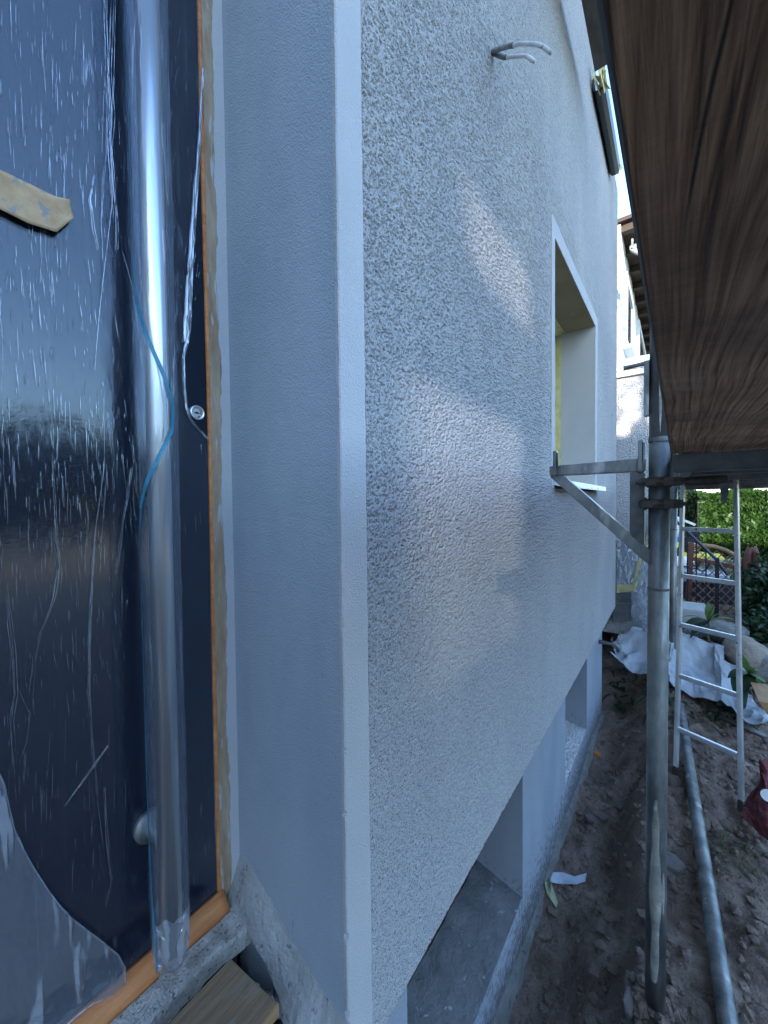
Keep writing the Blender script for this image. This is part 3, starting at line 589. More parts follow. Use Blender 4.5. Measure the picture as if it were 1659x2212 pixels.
for k, (pts, w0, w1) in enumerate(folds):
    for q_ in range(4 if w0 > .0013 else 2):
        j0 = random.uniform(-9, 9)*(q_ > 0); a0, a1 = (0, 1) if q_ == 0 else sorted((random.random()*.6, .4+random.random()*.6))
        PP = [(px+j0*(.4+.6*i/len(pts)), py) for i, (px, py) in enumerate(pts)]; i0, i1 = int(a0*(len(PP)-2)), max(int(a0*(len(PP)-2))+2, int(math.ceil(a1*len(PP))))
        thread(PP[i0:i1], w0*.55, max(w1, .0009)*.6, k*5+q_)
wk = MB()
def sliver(px, py, ln, wd, tilt):
    p = at(px, py, 'y', .2966); n_ = 5; k = len(wk.v)
    for i in range(n_):
        t = i/(n_-1); w_ = wd*(sin(pi*(.06+.88*t))); z = p.z+ln*(t-.5); x = p.x+tilt*ln*(t-.5)+random.uniform(-.1, .1)*wd
        wk.v += [(x-w_/2, p.y, z), (x, p.y-.0012, z), (x+w_/2, p.y, z)]
    wk.f += [(k+i*3+j, k+i*3+j+1, k+i*3+j+4, k+i*3+j+3) for i in range(n_-1) for j in (0, 1)]
for (xa, xb, ya, yb, n_, l0, l1, w_, tl) in ((0, 330, 0, 380, 90, .012, .04, .0011, .0), (0, 200, 60, 620, 110, .012, .05, .0013, .02), (0, 250, 500, 900, 90, .01, .03, .0010, -.05),
        (0, 270, 860, 1200, 230, .012, .042, .0013, .0), (240, 330, 940, 1240, 36, .012, .045, .0011, -.12), (20, 280, 1180, 1560, 110, .012, .034, .0010, -.05),
        (30, 300, 1500, 1950, 60, .015, .05, .0008, .04), (330, 460, 960, 1150, 14, .02, .05, .0009, -.03), (340, 460, 1250, 1500, 24, .01, .03, .0008, -.3), (340, 430, 0, 600, 26, .01, .035, .0007, .2)):
    cen = [(random.uniform(xa, xb), random.uniform(ya, yb)) for _ in range(max(3, n_//14))]
    for _ in range(int(n_*.68)):
        c_ = random.choice(cen); k_ = random.random()
        px, py = (random.gauss(c_[0], (xb-xa)*.10), random.gauss(c_[1], (yb-ya)*.16)) if k_ < .75 else (random.uniform(xa, xb), random.uniform(ya, yb))
        if px < 455: sliver(px, py, random.uniform(l0, l1)*random.choice((.5, .7, 1, 1.5)), w_*random.uniform(.3, .95), tl+random.gauss(0, .03))
k0 = len(pfm.data.polygons); me = pfm.data; bm = bmesh.new(); bm.from_mesh(me)
off = Vector((0, .2985, .685)); bv = [bm.verts.new(Vector(v)-off) for v in wk.v]
bv2 = [bm.verts.new(Vector(v)-off) for v in fm.v]
for f_ in fm.f: q_ = bm.faces.new([bv2[i] for i in f_]); q_.material_index = 1; q_.smooth = True
for f_ in wk.f: q_ = bm.faces.new([bv[i] for i in f_]); q_.material_index = 1; q_.smooth = True
bm.to_mesh(me); bm.free()
me.materials.append(mat_film('stretched_film_wrinkle', haze=.05, streak=.17, sx=300, sz=40, amount=.55, gl=.30, bd=.002, lines=.4))
flap_o = [(-40, 1600), (8, 1690), (30, 1790), (64, 1860), (100, 1918), (130, 1958), (165, 1992), (205, 2022), (255, 2062), (271, 2092), (271, 2128), (266, 2140), (230, 2156), (195, 2172), (160, 2200), (60, 2290)]
fA = [at(px, py, 'y', .288) for px, py in flap_o]
fB = [at(-140, 1700+k*45, 'y', .288) for k in range(len(flap_o))]
flp = loft('film_flap', fA, fB, m_film2, 90, 40, .004, 14, -.004, sd=12, thick=.0004)
tag(flp, 'loose flap of clear film hanging rounded over the lower left door', 'plastic film')
rim = MB().tube([tuple(p) for p in resample(fA, 120)], .0008, 6, jit=.3); rim.build('rim', m_filmroll, flp, smooth=True)
# sleeve of film round the pull handle
toc = Vector((0-hx, -D-hy, 0)).normalized(); rgt = Vector((-toc.y, toc.x, 0)); rgt = rgt if rgt.dot(RT) > 0 else -rgt
zz = np.linspace(.722, 2.72, 230); th = np.linspace(0, 2*pi, 41)[:-1]
vs = []
for z in zz:
    for a in th:
        ca = cos(a); e = 1 + .05*float(vnoise(z*1.0, a*.4, 9, 3)) + .05*max(0, -sin(a))**8*0
        rr = .0255*e + (.003*abs(float(fbm(z, 0, 30, 3, 5))) + .0012 if abs(ca) > .93 else 0) + .0015*float(fbm(z*.5, a, 7, 2, 8))
        if z < .76: rr *= .80+.2*(z-.722)/.038
        q = toc*sin(a)*rr + rgt*ca*rr; vs.append((hx+q.x, hy+q.y, z))
n40 = len(th); fs = [(i*n40+j, i*n40+(j+1) % n40, (i+1)*n40+(j+1) % n40, (i+1)*n40+j) for i in range(len(zz)-1) for j in range(n40)] + [tuple(range(n40))]
slv = MB().add(vs, fs).build('handle_sleeve', m_sleeve, None, (hx, hy, .722), smooth=True)
tag(slv, 'clear plastic sleeve wrapped around the long steel door handle', 'plastic sleeve')
key = [(2.7, -80), (1.84, -74), (1.76, -62), (1.70, -25), (1.64, 22), (1.60, 46), (1.565, 40), (1.53, 8), (1.49, -30), (1.45, -60), (1.40, -76), (1.0, -72), (.85, -60), (.73, -45)]
zk = np.array([k[0] for k in key])[::-1]; ak = np.array([k[1] for k in key])[::-1]
vs = []; zr = np.linspace(.728, 2.68, 260)
for z in zr:
    a = radians(float(np.interp(z, zk, ak))); wd_ = .0022 if z < 1.42 or z > 1.8 else .0030
    slope = radians((float(np.interp(z+.01, zk, ak))-float(np.interp(z-.01, zk, ak)))/.02)*.028
    for s_ in (-1, 1):
        da = s_*wd_/.029*sqrt(1+min(slope**2, 4)); q = toc*cos(a+da)*.0288 + rgt*sin(a+da)*.0288
        vs.append((hx+q.x, hy+q.y, z + .0012*float(fbm(z, s_, 60, 2, 3))))
MB().add(vs, [(2*i, 2*i+1, 2*i+3, 2*i+2) for i in range(len(zr)-1)]).build('seam', m_seam, slv)
ce = MB(); zq = np.linspace(.716, .80, 16); nq = 48
for i, z in enumerate(zq):
    for j in range(nq):
        a = 2*pi*j/nq; R2 = .0268+.0022*float(fbm(a*.9, z*3, 4, 3, 33)); zz_ = z + (.012*float(fbm(a, 1, 2.2, 3, 34)) if i in (0, 15) else 0)
        if i < 5: R2 *= .86+.028*i
        ce.v.append((hx+R2*cos(a), hy+R2*sin(a), zz_))
ce.f = [(i*nq+j, i*nq+(j+1) % nq, (i+1)*nq+(j+1) % nq, (i+1)*nq+j) for i in range(15) for j in range(nq)] + [tuple(range(nq))]
ce.build('crumpled_end', mat_film('milky_sleeve_end', haze=.26, streak=.3, sx=90, sz=40, amount=.5, gl=.12, bd=.003, lines=.5), slv, smooth=True)
# paper tape
ty = .290
tpts_a = [at(px, py, 'y', ty) for px, py in ((-60, 340), (0, 367), (70, 400), (118, 424), (150, 432))]
tpts_b = [at(px, py, 'y', ty) for px, py in ((-60, 425), (0, 452), (60, 482), (122, 502), (159, 471))]
kt = loft('paper_tape', tpts_a, tpts_b, m_kraft, 40, 10, .0015, 30, .001, sd=20, thick=.0006)
tag(kt, 'torn strip of tan masking paper stuck across the film on the door', 'masking tape')
# plank in front of the door
pa = [(.351, .2005), (.362, .086), (-1.2, .075), (-1.2, .19)]
pk = thing('plank', 'worn brown plank laid on the landing below the door', 'plank', (-.3, .14, .63))
MB().prism([(x, y, .640) for x, y in pa], (0, 0, .020)).build('board', m_plank, pk, bevel=.0015)
MB().prism([(x, y, .638) for x, y in ((.3625, .0865), (.363, .0835), (-1.2, .0725), (-1.2, .0755))], (0, 0, .021)).build('lit_edge', m_plankend, pk)  # brighter strip paints the lit long edge of the plank
rb = MB()
for k in range(60):
    rb.lump((random.uniform(.30, .42), random.uniform(.0, .21), .53+random.uniform(0, .03)), random.uniform(.006, .018), 1, (1, 1, .7), .4)
tag(rb.build('mortar_rubble', m_mortar, None, (.36, .1, .53)), 'crumbs of grey mortar in the gap beside the plank', 'rubble', kind='stuff')

# cables sticking out of the wall
def cable(pts, r, label):
    base = at(1062, 112, 'y', 0); P = [base] + [at(px, py, 'y', yy) for px, py, yy in pts]
    root = thing('cable', label, 'cable', tuple(base), 'cable stubs coming out of the wall'); P = resample(P, 36)
    for _ in range(3): P[1:-1] = (P[:-2]+2*P[1:-1]+P[2:])/4
    k = 15
    MB().tube(P[:k], [r*(1.2+.25*float(vnoise(i*.7, r*900, 1, 2))) for i in range(k)], 12).build('mortared_end', m_wired, root, smooth=True)
    MB().tube(P[k-1:], [r*(1+.12*float(vnoise(i*.9, r*999, 1, 4))) for i in range(36-k+1)], 12).build('jacket', m_wirec, root, smooth=True)
cable([(1090, 102, -.05), (1125, 94, -.105), (1150, 95, -.14), (1168, 98, -.165), (1180, 106, -.18), (1190, 114, -.19)], .0042, 'longer upper grey cable stub curving out of the coarse wall')
cable([(1072, 118, -.012), (1090, 124, -.04), (1118, 122, -.08), (1135, 120, -.10), (1145, 126, -.115), (1156, 134, -.125)], .0042, 'shorter lower grey cable stub curving out of the coarse wall')
# tap at the end of the plinth
tp0 = at(1294, 1386, 'y', .034)
tpx = thing('water_tap', 'small brass garden tap on the far end of the plinth', 'tap', (tp0.x, .034, tp0.z))
tb = MB().tube([(tp0.x, .034, tp0.z), (tp0.x, -.03, tp0.z), (tp0.x, -.075, tp0.z), (tp0.x, -.085, tp0.z-.01), (tp0.x, -.087, tp0.z-.05)], [.016, .011, .012, .012, .010], 12)
tb.build('spout', m_galv, tpx, smooth=True)
MB().tube([(tp0.x, -.05, tp0.z+.008), (tp0.x, -.05, tp0.z+.035)], .007, 10).bar((tp0.x-.03, -.05, tp0.z+.037), (tp0.x+.03, -.05, tp0.z+.037), .012, .006).build('handle', m_rust, tpx)

# ------------------------------------------------------------------ scaffold
PXs, PYs = 1.30, -.376
def standard(x, label, PYs=PYs):
    z0 = G(x, PYs)-.02
    r = thing('scaffold_standard', label, 'scaffold pole', (x, PYs, 0), 'upright tubes of the scaffold')
    MB().tube([(x, PYs, z0), (x, PYs, .6), (x, PYs, 1.612)], .0245, 28).build('lower_tube', m_galv, r, smooth=True)
    MB().tube([(x, PYs, 1.614), (x, PYs, 3.55), (x, PYs, 3.8)], .0242, 28).build('upper_tube', m_galv, r, smooth=True)
    for za, zb in ((1.606, 1.619), (1.20, 1.206)): MB().tube([(x, PYs, za), (x, PYs, zb)], .0257, 28).build('collar', m_galvd, r)
    MB().box((x-.075, PYs-.075, z0-.01), (x+.075, PYs+.075, z0+.004)).build('base_plate', m_rust, r)
    hk = MB().bar((x-.005, PYs+.030, 1.68), (x-.005, PYs+.030, 1.83), .012, .022, (1, 0, 0)).tube([(x-.005, PYs+.030, 1.826), (x-.01, PYs+.085, 1.822)], .006, 10)
    hk.build('guard_rail_hook', m_galv, r)
    tb = MB().box((x-.028, PYs-.03, 1.520), (x+.012, -1.10, 1.566)); tb.build('transom', m_galvd, r, bevel=.003)
    MB().bar((x+.0, -.46, 1.566), (x+.0, -.46, 1.60), .02, .03).build('transom_pin', m_galvd, r)
    return r
standard(PXs, 'grey galvanised scaffold pole standing nearest, with the bracket clamped on')
standard(3.87, 'sunlit thin scaffold pole seen just right of the nearest pole', -.405)
def bracket(x, dz, label):
    r = thing('scaffold_bracket', label, 'bracket', (x, PYs, 1.27+dz), 'triangular wall brackets of the scaffold')
    Pz = lambda y, z: (x-.016, y, z+dz)
    a = MB().prism([Pz(-.094, 1.526), Pz(-.094, 1.557), Pz(-.345, 1.564), Pz(-.345, 1.527)], (.032, 0, 0)); a.build('top_arm', m_galv, r, bevel=.003)
    MB().prism([Pz(-.309, 1.5275), Pz(-.343, 1.5265), Pz(-.343, 1.278), Pz(-.309, 1.312)], (.032, 0, 0)).build('upright', m_galvd, r, bevel=.003)
    MB().prism([(x-.018, y, z+dz) for y, z in ((-.094, 1.5255), (-.136, 1.5250), (-.302, 1.362), (-.375, 1.292), (-.352, 1.270), (-.326, 1.296))], (.036, 0, 0)).build('brace', m_galv, r, bevel=.003)
    MB().box((x-.02, -.352, 1.268+dz), (x+.02, -.382, 1.318+dz)).build('pad', m_galvd, r, bevel=.004)
    for y, zt in ((-.113, 1.603), (-.334, 1.613)):
        MB().bar((x-.021, y, 1.526+dz), (x-.021, y, zt+dz), .012, .016, (1, 0, 0)).bar((x-.024, y-.004, 1.545+dz), (x-.024, y-.004, zt-.006+dz), .012, .006, (1, 0, 0)).build('pin', m_galv, r, bevel=.002)
    for k, (zc, ln) in enumerate(((1.496, .10), (1.437, .05))):
        m_ = MB().tube([(x, PYs, zc-.014+dz), (x, PYs, zc+.014+dz)], .031, 20)
        m_.box((x-.040, PYs+.002, zc-.011+dz), (x-.024, PYs+.045, zc+.011+dz)).box((x-.040, PYs-.045, zc-.012+dz), (x-.020, PYs-.01, zc+.012+dz))
        if k: m_.box((x-.012, PYs+.026, zc-.018+dz), (x+.012, PYs+.060, zc+.018+dz))
        cp = m_.build('coupler', m_rust, r, bevel=.003)
        b_ = MB().tube([(x-.034, PYs+(.052 if k == 0 else .0), zc+dz), (x-.034, PYs-.03-ln*.6, zc+dz)], .0055, 8)
        b_.tube([(x-.034, PYs-.034, zc+dz), (x-.034, PYs-.052, zc+dz)], .0125, 6).tube([(x-.034, PYs+.030-.03*k, zc+dz), (x-.034, PYs+.042-.03*k, zc+dz)], .0115, 6)
        b_.build('bolt', m_rust, cp)
    return r
bracket(PXs, 0, 'grey steel triangular bracket clamped to the nearest scaffold pole beside the window')
bracket(3.87, 2.01, 'small far bracket high up in front of the white neighbouring wall')
lt = MB().tube([(1.29, -.43, 1.495), (1.29, -.515, 1.497)], .0115, 14); led = lt.build('scaffold_tie', m_rust, None, (1.29, -.43, 1.495), smooth=True)
tag(led, 'short rusty tie tube sticking sideways from the pole coupling under the deck', 'tube')
MB().prism([(1.283, -.500, 1.488), (1.283, -.519, 1.488), (1.283, -.514, 1.440), (1.283, -.506, 1.437)], (.012, 0, 0)).build('wedge', m_galvd, led)
def deck(x0, x1, y0, y1, z0, label, th=.045, skew=0, mat=None):
    """a board; skew = how far its far end lies from the near end's line"""
    r = thing('scaffold_board', label, 'scaffold board', ((x0+x1)/2, (y0+y1)/2, z0), 'wooden boards of the scaffold decks')
    def sweep(sec):
        n_ = len(sec); vs = [(x0, y, z) for y, z in sec] + [(x1, y+skew, z) for y, z in sec]
        return MB().add(vs, [tuple(range(n_)), tuple(range(2*n_-1, n_-1, -1))] + [(i, n_+i, n_+(i+1) % n_, (i+1) % n_) for i in range(n_)])
    sweep([(y0-.0002, z0), (y0+.0012, z0+.006), (y0+.0012, z0+th), (y1, z0+th), (y1, z0)]).build('plank', mat or m_deck, r)
    sweep([(y0-.0006, z0-.0006), (y0+.0016, z0+.0059), (y0+.0016, z0+th-.001), (y0+.0020, z0+th-.001), (y0+.0020, z0+.0058), (y0, z0-.0006)]).build('worn_edge', m_deckedge, r)
    return r
DZK = 1.5695
deck(-.20, 1.268, -.3936, -.70, DZK, 'dark brown scaffold board overhead filling the right top corner', skew=-.0084)
deck(-.20, 1.268, -.725, -1.04, DZK, 'second dark scaffold board behind the overhead board, away from the wall')
deck(1.335, 3.84, -.42, -.735, 1.578, 'wooden deck board of the next scaffold bay above the ladder')
deck(1.335, 3.84, -.75, -1.05, 1.578, 'outer deck board of the next scaffold bay above the ladder')
deck(.55, 2.24, -.075, -.365, 3.60, 'dark board of the upper scaffold deck close to the wall', mat=m_deckedge)
# frame bars below the next bay
fb = thing('deck_frame', 'steel frame bars under the next scaffold deck above the ladder', 'deck frame', (2.6, -.7, 1.54))
MB().bar((1.34, -.44, 1.555), (3.83, -.44, 1.555), .03, .036).build('side_bar', m_galvd, fb)
for x in (1.9, 2.5, 3.1, 3.7): MB().bar((x, -.46, 1.557), (x, -1.04, 1.557), .04, .034).build('cross_bar', m_galvd, fb)
# ladder
L0, R0 = Vector((2.514, -.426, 0)), Vector((2.408, -.671, 0)); L1, R1 = Vector((2.905, -.449, 1.53)), Vector((2.80, -.674, 1.53))
L0.z = R0.z = 0
lad = thing('ladder', 'aluminium ladder leaning up to the scaffold deck behind the pole', 'ladder', (2.46, -.55, 0))
sd_ = (R0-L0).normalized()
def rail(a, b): 
    a = a - (b-a)*.012
    return MB().bar(a, b + (b-a)*.02, .030, .017, sd_).build('rail', m_alu, lad, bevel=.003)
rail(L0, L1); rail(R0, R1)
for zr_ in (.215, .48, .745, 1.01, 1.275): 
    t = zr_/1.53; MB().bar(L0.lerp(L1, t), R0.lerp(R1, t), .023, .023).build('rung', m_alu, lad, bevel=.004)
for P_ in (L0, R0): MB().bar(P_+Vector((-.012, 0, -.05)), P_+Vector((.006, 0, .035)), .036, .022, sd_).build('foot', m_rust, lad, bevel=.004)
pole_ = [o for o in bpy.data.objects if o.name.startswith('scaffold_standard')][0]
def smear(z0, z1, a0, wd_, sd):
    v_ = (CAM-Vector((PXs, PYs, H))).normalized(); rg_ = Vector((-v_.y, v_.x, 0)); rg_ = rg_ if rg_.dot(RT) > 0 else -rg_; mb = MB(); n_ = 50
    for i in range(n_):
        t = i/(n_-1); z = z0+(z1-z0)*t; hw = wd_*(sin(pi*(.02+.96*t))**.4)*(.8+.6*float(fbm(z, sd, 9, 3, sd))); ac = a0+.25*float(fbm(z, sd, 3, 2, sd+1))
        for j in range(6):
            a = ac+hw*(j/2.5-1); q_ = v_*cos(a)+rg_*sin(a); R2 = .0245+.0009*sin(pi*j/5)**.5; mb.v.append((PXs+q_.x*R2, PYs+q_.y*R2, z))
    mb.f = [(i*6+j, i*6+j+1, i*6+j+7, i*6+j+6) for i in range(n_-1) for j in range(5)]
    mb.build('cement_smear', m_cem, pole_, smooth=True)
m_cem = M('dried_cement', (.15, .15, .14), (.36, .34, .29), .9, scale=16, bscale=90, bdist=.002, spots=((.42, .40, .35), 24, .58))
smear(.10, .62, -.05, .62, 3); smear(1.63, 1.80, .1, .16, 6); smear(.30, .42, .7, .2, 9)
cl = MB()
for k in range(90):
    a = random.uniform(0, 2*pi); d_ = .022+abs(random.gauss(0, .04)); x_, y_ = PXs+d_*cos(a), PYs+d_*sin(a)
    cl.lump((x_, y_, G(x_, y_)+.004), random.uniform(.006, .020)*(1.1-min(.8, d_*5)), 1, (1, 1, .8), .4)
tag(cl.build('dirt_heap', m_dirt, fix=False), 'heaped soil crumbs around the foot of the nearest pole', 'soil', kind='stuff')
# tube lying on the ground
a, b_ = Vector((3.30, -.452, 0)), Vector((.9, -.555, 0))
b_.z = .035; a.z = .03
tag(MB().tube([a, b_], .0242, 28).build('steel_tube', m_galv, None, tuple(a), smooth=True), 'galvanised scaffold tube lying on the dirt right of the pole', 'steel tube')

# ------------------------------------------------------------------ next house
nb = thing('neighbour_house', 'sunlit white row house behind the facade corner with brown eaves', 'house', (7, .2, 0))
MB().box((4.35, .02, .2), (15, 5, 4.07)).build('wall', m_nwall, nb)
MB().box((4.35, -.42, 4.095), (15, 5.3, 4.13)).build('roof', m_soffit, nb)
for k in range(26): MB().box((4.4+k*.42, -.40, 4.02), (4.47+k*.42, .021, 4.094)).build('rafter', m_soffit, nb)
for x0, x1, z0, z1 in ((4.66, 5.5, 3.02, 3.76), (6.35, 7.9, 3.1, 3.9)):
    q = MB()
    for a0, a1, c0, c1 in ((x0, x0+.09, z0, z1), (x1-.09, x1, z0, z1), (x0+.09, x1-.09, z0, z0+.08), (x0+.09, x1-.09, z1-.08, z1)): q.box((a0, -.012, c0), (a1, .0195, c1))
    wn = q.build('window', m_white, nb); MB().box((x0+.09, .0, z0+.08), (x1-.09, .0194, z1-.08)).build('pane', m_glassd, wn)
    MB().box((x0-.03, -.06, z0-.035), (x1+.03, .0195, z0-.001)).build('sill', m_white, wn)
po = thing('porch', 'pale stuccoed porch wall with a white roof edge behind the facade corner', 'porch', (4.6, 0, 0))
q = lambda px, py: at(px, py, 'x', 4.2)
zt, zc = q(1365, 776).z, q(1365, 812).z; zf = q(1365, 1160).z; yr = q(1407, 1000).y
MB().box((4.2, yr, .18), (5.6, .6, zt-.02)).build('wall', m_stucco, po)
rf = MB().box((4.165, yr-.03, zc), (5.6, .6, zc+.05)).box((4.15, yr-.045, zc+.052), (5.6, .6, zt)).build('roof_edge', m_white, po)
MB().prism([q(1333, 1168), q(1397, 1168), q(1376, 1268), q(1333, 1272)], (-.012, 0, 0)).build('covered_glass', m_foil, po)
MB().prism([q(1333, 1262), q(1366, 1262), q(1366, 1276), q(1333, 1280)], (-.02, 0, 0)).prism([q(1412, 1106), q(1420, 1106), q(1380, 1276), q(1364, 1276), q(1376, 1220), q(1396, 1160)], (-.018, 0, 0)).build('masking_tape', m_yellow, po)
MB().prism([q(1330, 1280), q(1364, 1280), q(1364, 1298), q(1330, 1300)], (-.05, 0, 0)).prism([q(1326, 1300), q(1366, 1298), q(1368, 1336), q(1326, 1338)], (-.09, 0, 0)).build('step', m_sillc, po)
A = [at(px, py, 'x', 4.08) for px, py in ((1404, 1130), (1396, 1170), (1384, 1220), (1372, 1270), (1364, 1310), (1363, 1332), (1386, 1344), (1392, 1370), (1400, 1395))]
B = [at(px, py, 'x', 4.02) for px, py in ((1432, 1120), (1432, 1170), (1432, 1220), (1432, 1270), (1432, 1310), (1432, 1335), (1432, 1355), (1432, 1375), (1432, 1400))]
tag(loft('hanging_foil', A, B, m_foil, 60, 20, .02, 14, .01, sd=31, thick=.001), 'torn translucent foil hanging from the porch behind the scaffold pole', 'plastic foil')

# ------------------------------------------------------------------ garden things
def garden_leaf(mb, base, d, ln, wd, droop=.5, n=7):
    d = Vector(d).normalized(); sd2 = d.cross(Vector((0, 0, 1))).normalized(); k = len(mb.v); vs = []
    for i in range(n):
        t = i/(n-1); p = Vector(base) + d*ln*t + Vector((0, 0, -droop*ln*t*t)); w_ = wd*max(.04, sin(pi*min(1, .08+t*.92)))**.8
        vs += [p - sd2*w_/2 + Vector((0, 0, w_*.15)), p, p + sd2*w_/2 + Vector((0, 0, w_*.15))]
    mb.add(vs, [(i*3+j, i*3+j+1, i*3+j+4, i*3+j+3) for i in range(n-1) for j in (0, 1)])
# white plastic sheet over the bank
top_px = [(1318, 1392, 4.0), (1332, 1370, 4.05), (1366, 1356, 4.1), (1398, 1362, 4.1), (1425, 1350, 4.1), (1446, 1318, 4.1), (1456, 1320, 4.05), (1480, 1366, 4.0), (1530, 1374, 3.95), (1556, 1378, 3.9), (1585, 1420, 3.8), (1615, 1455, 3.7), (1634, 1482, 3.6), (1641, 1496, 3.55)]
bot_px = [(1320, 1402, 3.85), (1336, 1416, 3.75), (1366, 1446, 3.65), (1398, 1458, 3.6), (1425, 1462, 3.55), (1446, 1470, 3.5), (1462, 1482, 3.5), (1490, 1492, 3.45), (1525, 1504, 3.4), (1556, 1514, 3.35), (1585, 1536, 3.3), (1610, 1556, 3.25), (1628, 1552, 3.25), (1641, 1528, 3.3)]
tag(loft('plastic_sheet', [at(a_, b2_, 'x', c_) for a_, b2_, c_ in top_px], [at(a_, b2_, 'x', c_) for a_, b2_, c_ in bot_px], m_tarp, 200, 100, .05, 6, .05, sd=41, ridges=.13),
    'crumpled white plastic sheet thrown over the bank behind the ladder', 'plastic sheet')
def boulder(px, py, X_, r, sq, mat, label):
    p = at(px, py, 'x', X_); o = MB().lump(p, r, 3, sq, .22).build('boulder', mat, None, tuple(p), smooth=True); tag(o, label, 'boulder', 'boulders along the bank')
boulder(1572, 1372, 4.25, .13, (1, 1.1, .8), m_stone, 'grey boulder under the big leaf plant between the ladder rails')
boulder(1612, 1412, 4.0, .16, (1, 1.0, .85), m_tanstone, 'tan boulder right of the ladder behind the wire netting')
boulder(1648, 1440, 3.9, .12, (1, 1, .9), m_stone, 'grey boulder at the right picture edge on the bank')
ss = MB().prism([at(px, py, 'x', 4.45) for px, py in ((1452, 1312), (1530, 1322), (1542, 1376), (1452, 1382))], (.35, 0, 0)).build('concrete_step', m_slab, None, bevel=.01)
tag(ss, 'pale concrete block step beyond the white plastic sheet', 'step')
# wire netting
wn = MB(); 
def net(corner, ex_, ey_, nu, nv_, sd):
    for fam in (1, -1):
        for k in range(-nv_, nu+nv_):
            pts = []
            for t in np.linspace(0, 1, 14):
                u = (k+fam*t*nv_*1.0)/nu if fam == 1 else (k+nv_*(1-t))/nu
                if 0 <= u <= 1:
                    p = Vector(corner)+Vector(ex_)*u+Vector(ey_)*t; h_ = float(fbm(u*3, t*3, 1.2, 3, sd)); pts.append(p+Vector((.05*h_, .03*h_, .07*h_)))
            if len(pts) > 2: wn.tube(pts, .0016, 4, False)
c0 = at(1452, 1350, 'x', 4.15); net(c0, at(1659, 1392, 'x', 4.05)-c0, at(1462, 1392, 'x', 4.2)-c0, 18, 6, 2)
c0 = at(1452, 1350, 'x', 4.15)
tag(wn.build('wire_netting', m_net, fix=False), 'black wire netting over boulders and concrete step behind the ladder', 'netting'); wn = MB()
c0 = at(1310, 1310, 'x', 4.3); net(c0, at(1392, 1330, 'x', 4.3)-c0, at(1318, 1400, 'x', 4.15)-c0, 8, 6, 5)
tag(wn.build('wire_netting', m_net, fix=False), 'black wire netting left of the nearest pole above the white sheet', 'netting'); wn = MB()
c0 = at(1600, 1480, 'x', 3.7); net(c0, at(1680, 1480, 'x', 3.7)-c0, at(1610, 1560, 'x', 3.5)-c0, 6, 6, 8)
tag(wn.build('wire_netting', m_net, fix=False), 'black wire netting at the right end of the white plastic sheet', 'netting')
# trellis
tr = thing('trellis', 'brown lattice trellis with an arched top rail behind the ladder', 'trellis', tuple(at(1535, 1345, 'x', 5.3)))
T = lambda px, py, x=5.3: at(px, py, 'x', x)
MB().bar(T(1493, 1172), T(1484, 1352), .05, .045, (1, 0, 0)).build('post', m_redwood, tr, bevel=.005)
ar = [(1486, 1184), (1500, 1179), (1520, 1178), (1545, 1181), (1565, 1188), (1585, 1198), (1604, 1212)]
MB().tube([T(*p) for p in ar], .022, 8).build('arch_rail', m_trellis, tr)
MB().bar(T(1487, 1205), T(1604, 1228), .04, .035, (1, 0, 0)).build('cross_rail', m_redwood, tr)
lat = MB()
def clip(p, q):
    pts = []
    for t in np.linspace(0, 1, 60):
        x_, y_ = p[0]+(q[0]-p[0])*t, p[1]+(q[1]-p[1])*t
        tl = 1181 + max(0, (x_-1520))*.32*(x_ > 1520)*.9
        if 1488 <= x_ <= 1602 and tl <= y_ <= 1352: pts.append((x_, y_))
    return pts
for k in range(-10, 17):
    for s_, xo in ((1, 0), (-1, .012)):
        x_ = 1488+k*20; pp = clip((x_, 1170), (x_+s_*190*1.05, 1360)) if s_ > 0 else clip((x_, 1170), (x_-190*1.05, 1360))
        if len(pp) > 2: lat.bar(T(*pp[0], 5.3+xo), T(*pp[-1], 5.3+xo), .008, .021, (1, 0, 0))
lat.build('lattice', m_trellis, tr)
for px_t, px_b in ((1610, 1602),):
    MB().bar(T(px_t, 1205), T(px_b, 1365), .05, .05, (1, 0, 0)).build('post', m_redwood, tr, bevel=.006)
# folded second panel of round-topped frames
fp = thing('garden_trellis', 'reddish round topped trellis frame folded against the right trellis end', 'trellis', tuple(T(1615, 1365, 5.2)))
MB().tube([T(1606, 1352, 5.15), T(1614, 1220, 5.15), T(1616, 1196, 5.15), T(1621, 1184, 5.15), T(1627, 1183, 5.15), T(1632, 1194, 5.15), T(1632, 1216, 5.15), T(1621, 1370, 5.15)], .028, 10).build('frame', m_redwood, fp, smooth=True)
# stair rail
hr = thing('hand_rail', 'black iron stair railing with scrolls in front of the lattice', 'railing', tuple(T(1548, 1395, 5.0)))
R_ = lambda px, py: at(px, py, 'x', 5.0)
MB().tube([R_(1440, 1106), R_(1547, 1208), R_(1572, 1242)], .014, 8).build('top_rail', m_iron, hr)
MB().tube([R_(1440, 1300), R_(1545, 1392)], .009, 8).build('bottom_rail', m_iron, hr)
MB().bar(R_(1549, 1205), R_(1547, 1405), .032, .032, (1, 0, 0)).build('post', m_iron, hr)
for k, px in enumerate((1460, 1485, 1504, 1525)):
    y0 = 1106+(px-1440)*.953; y1 = 1300+(px-1440)*.876
    MB().tube([R_(px, y0), R_(px, y1)], .006, 6).build('baluster', m_iron, hr)
for cx_, cy_ in ((1498, 1236), (1518, 1240)):
    MB().tube([R_(cx_+14*cos(a), cy_-26+16*sin(a)+(a*2)) for a in np.linspace(0, pi, 12)], .006, 6).build('scroll', m_iron, hr)
MB().tube([R_(1568, 1246), R_(1552, 1270), R_(1545, 1286)], .007, 6).build('scroll', m_galv, hr)
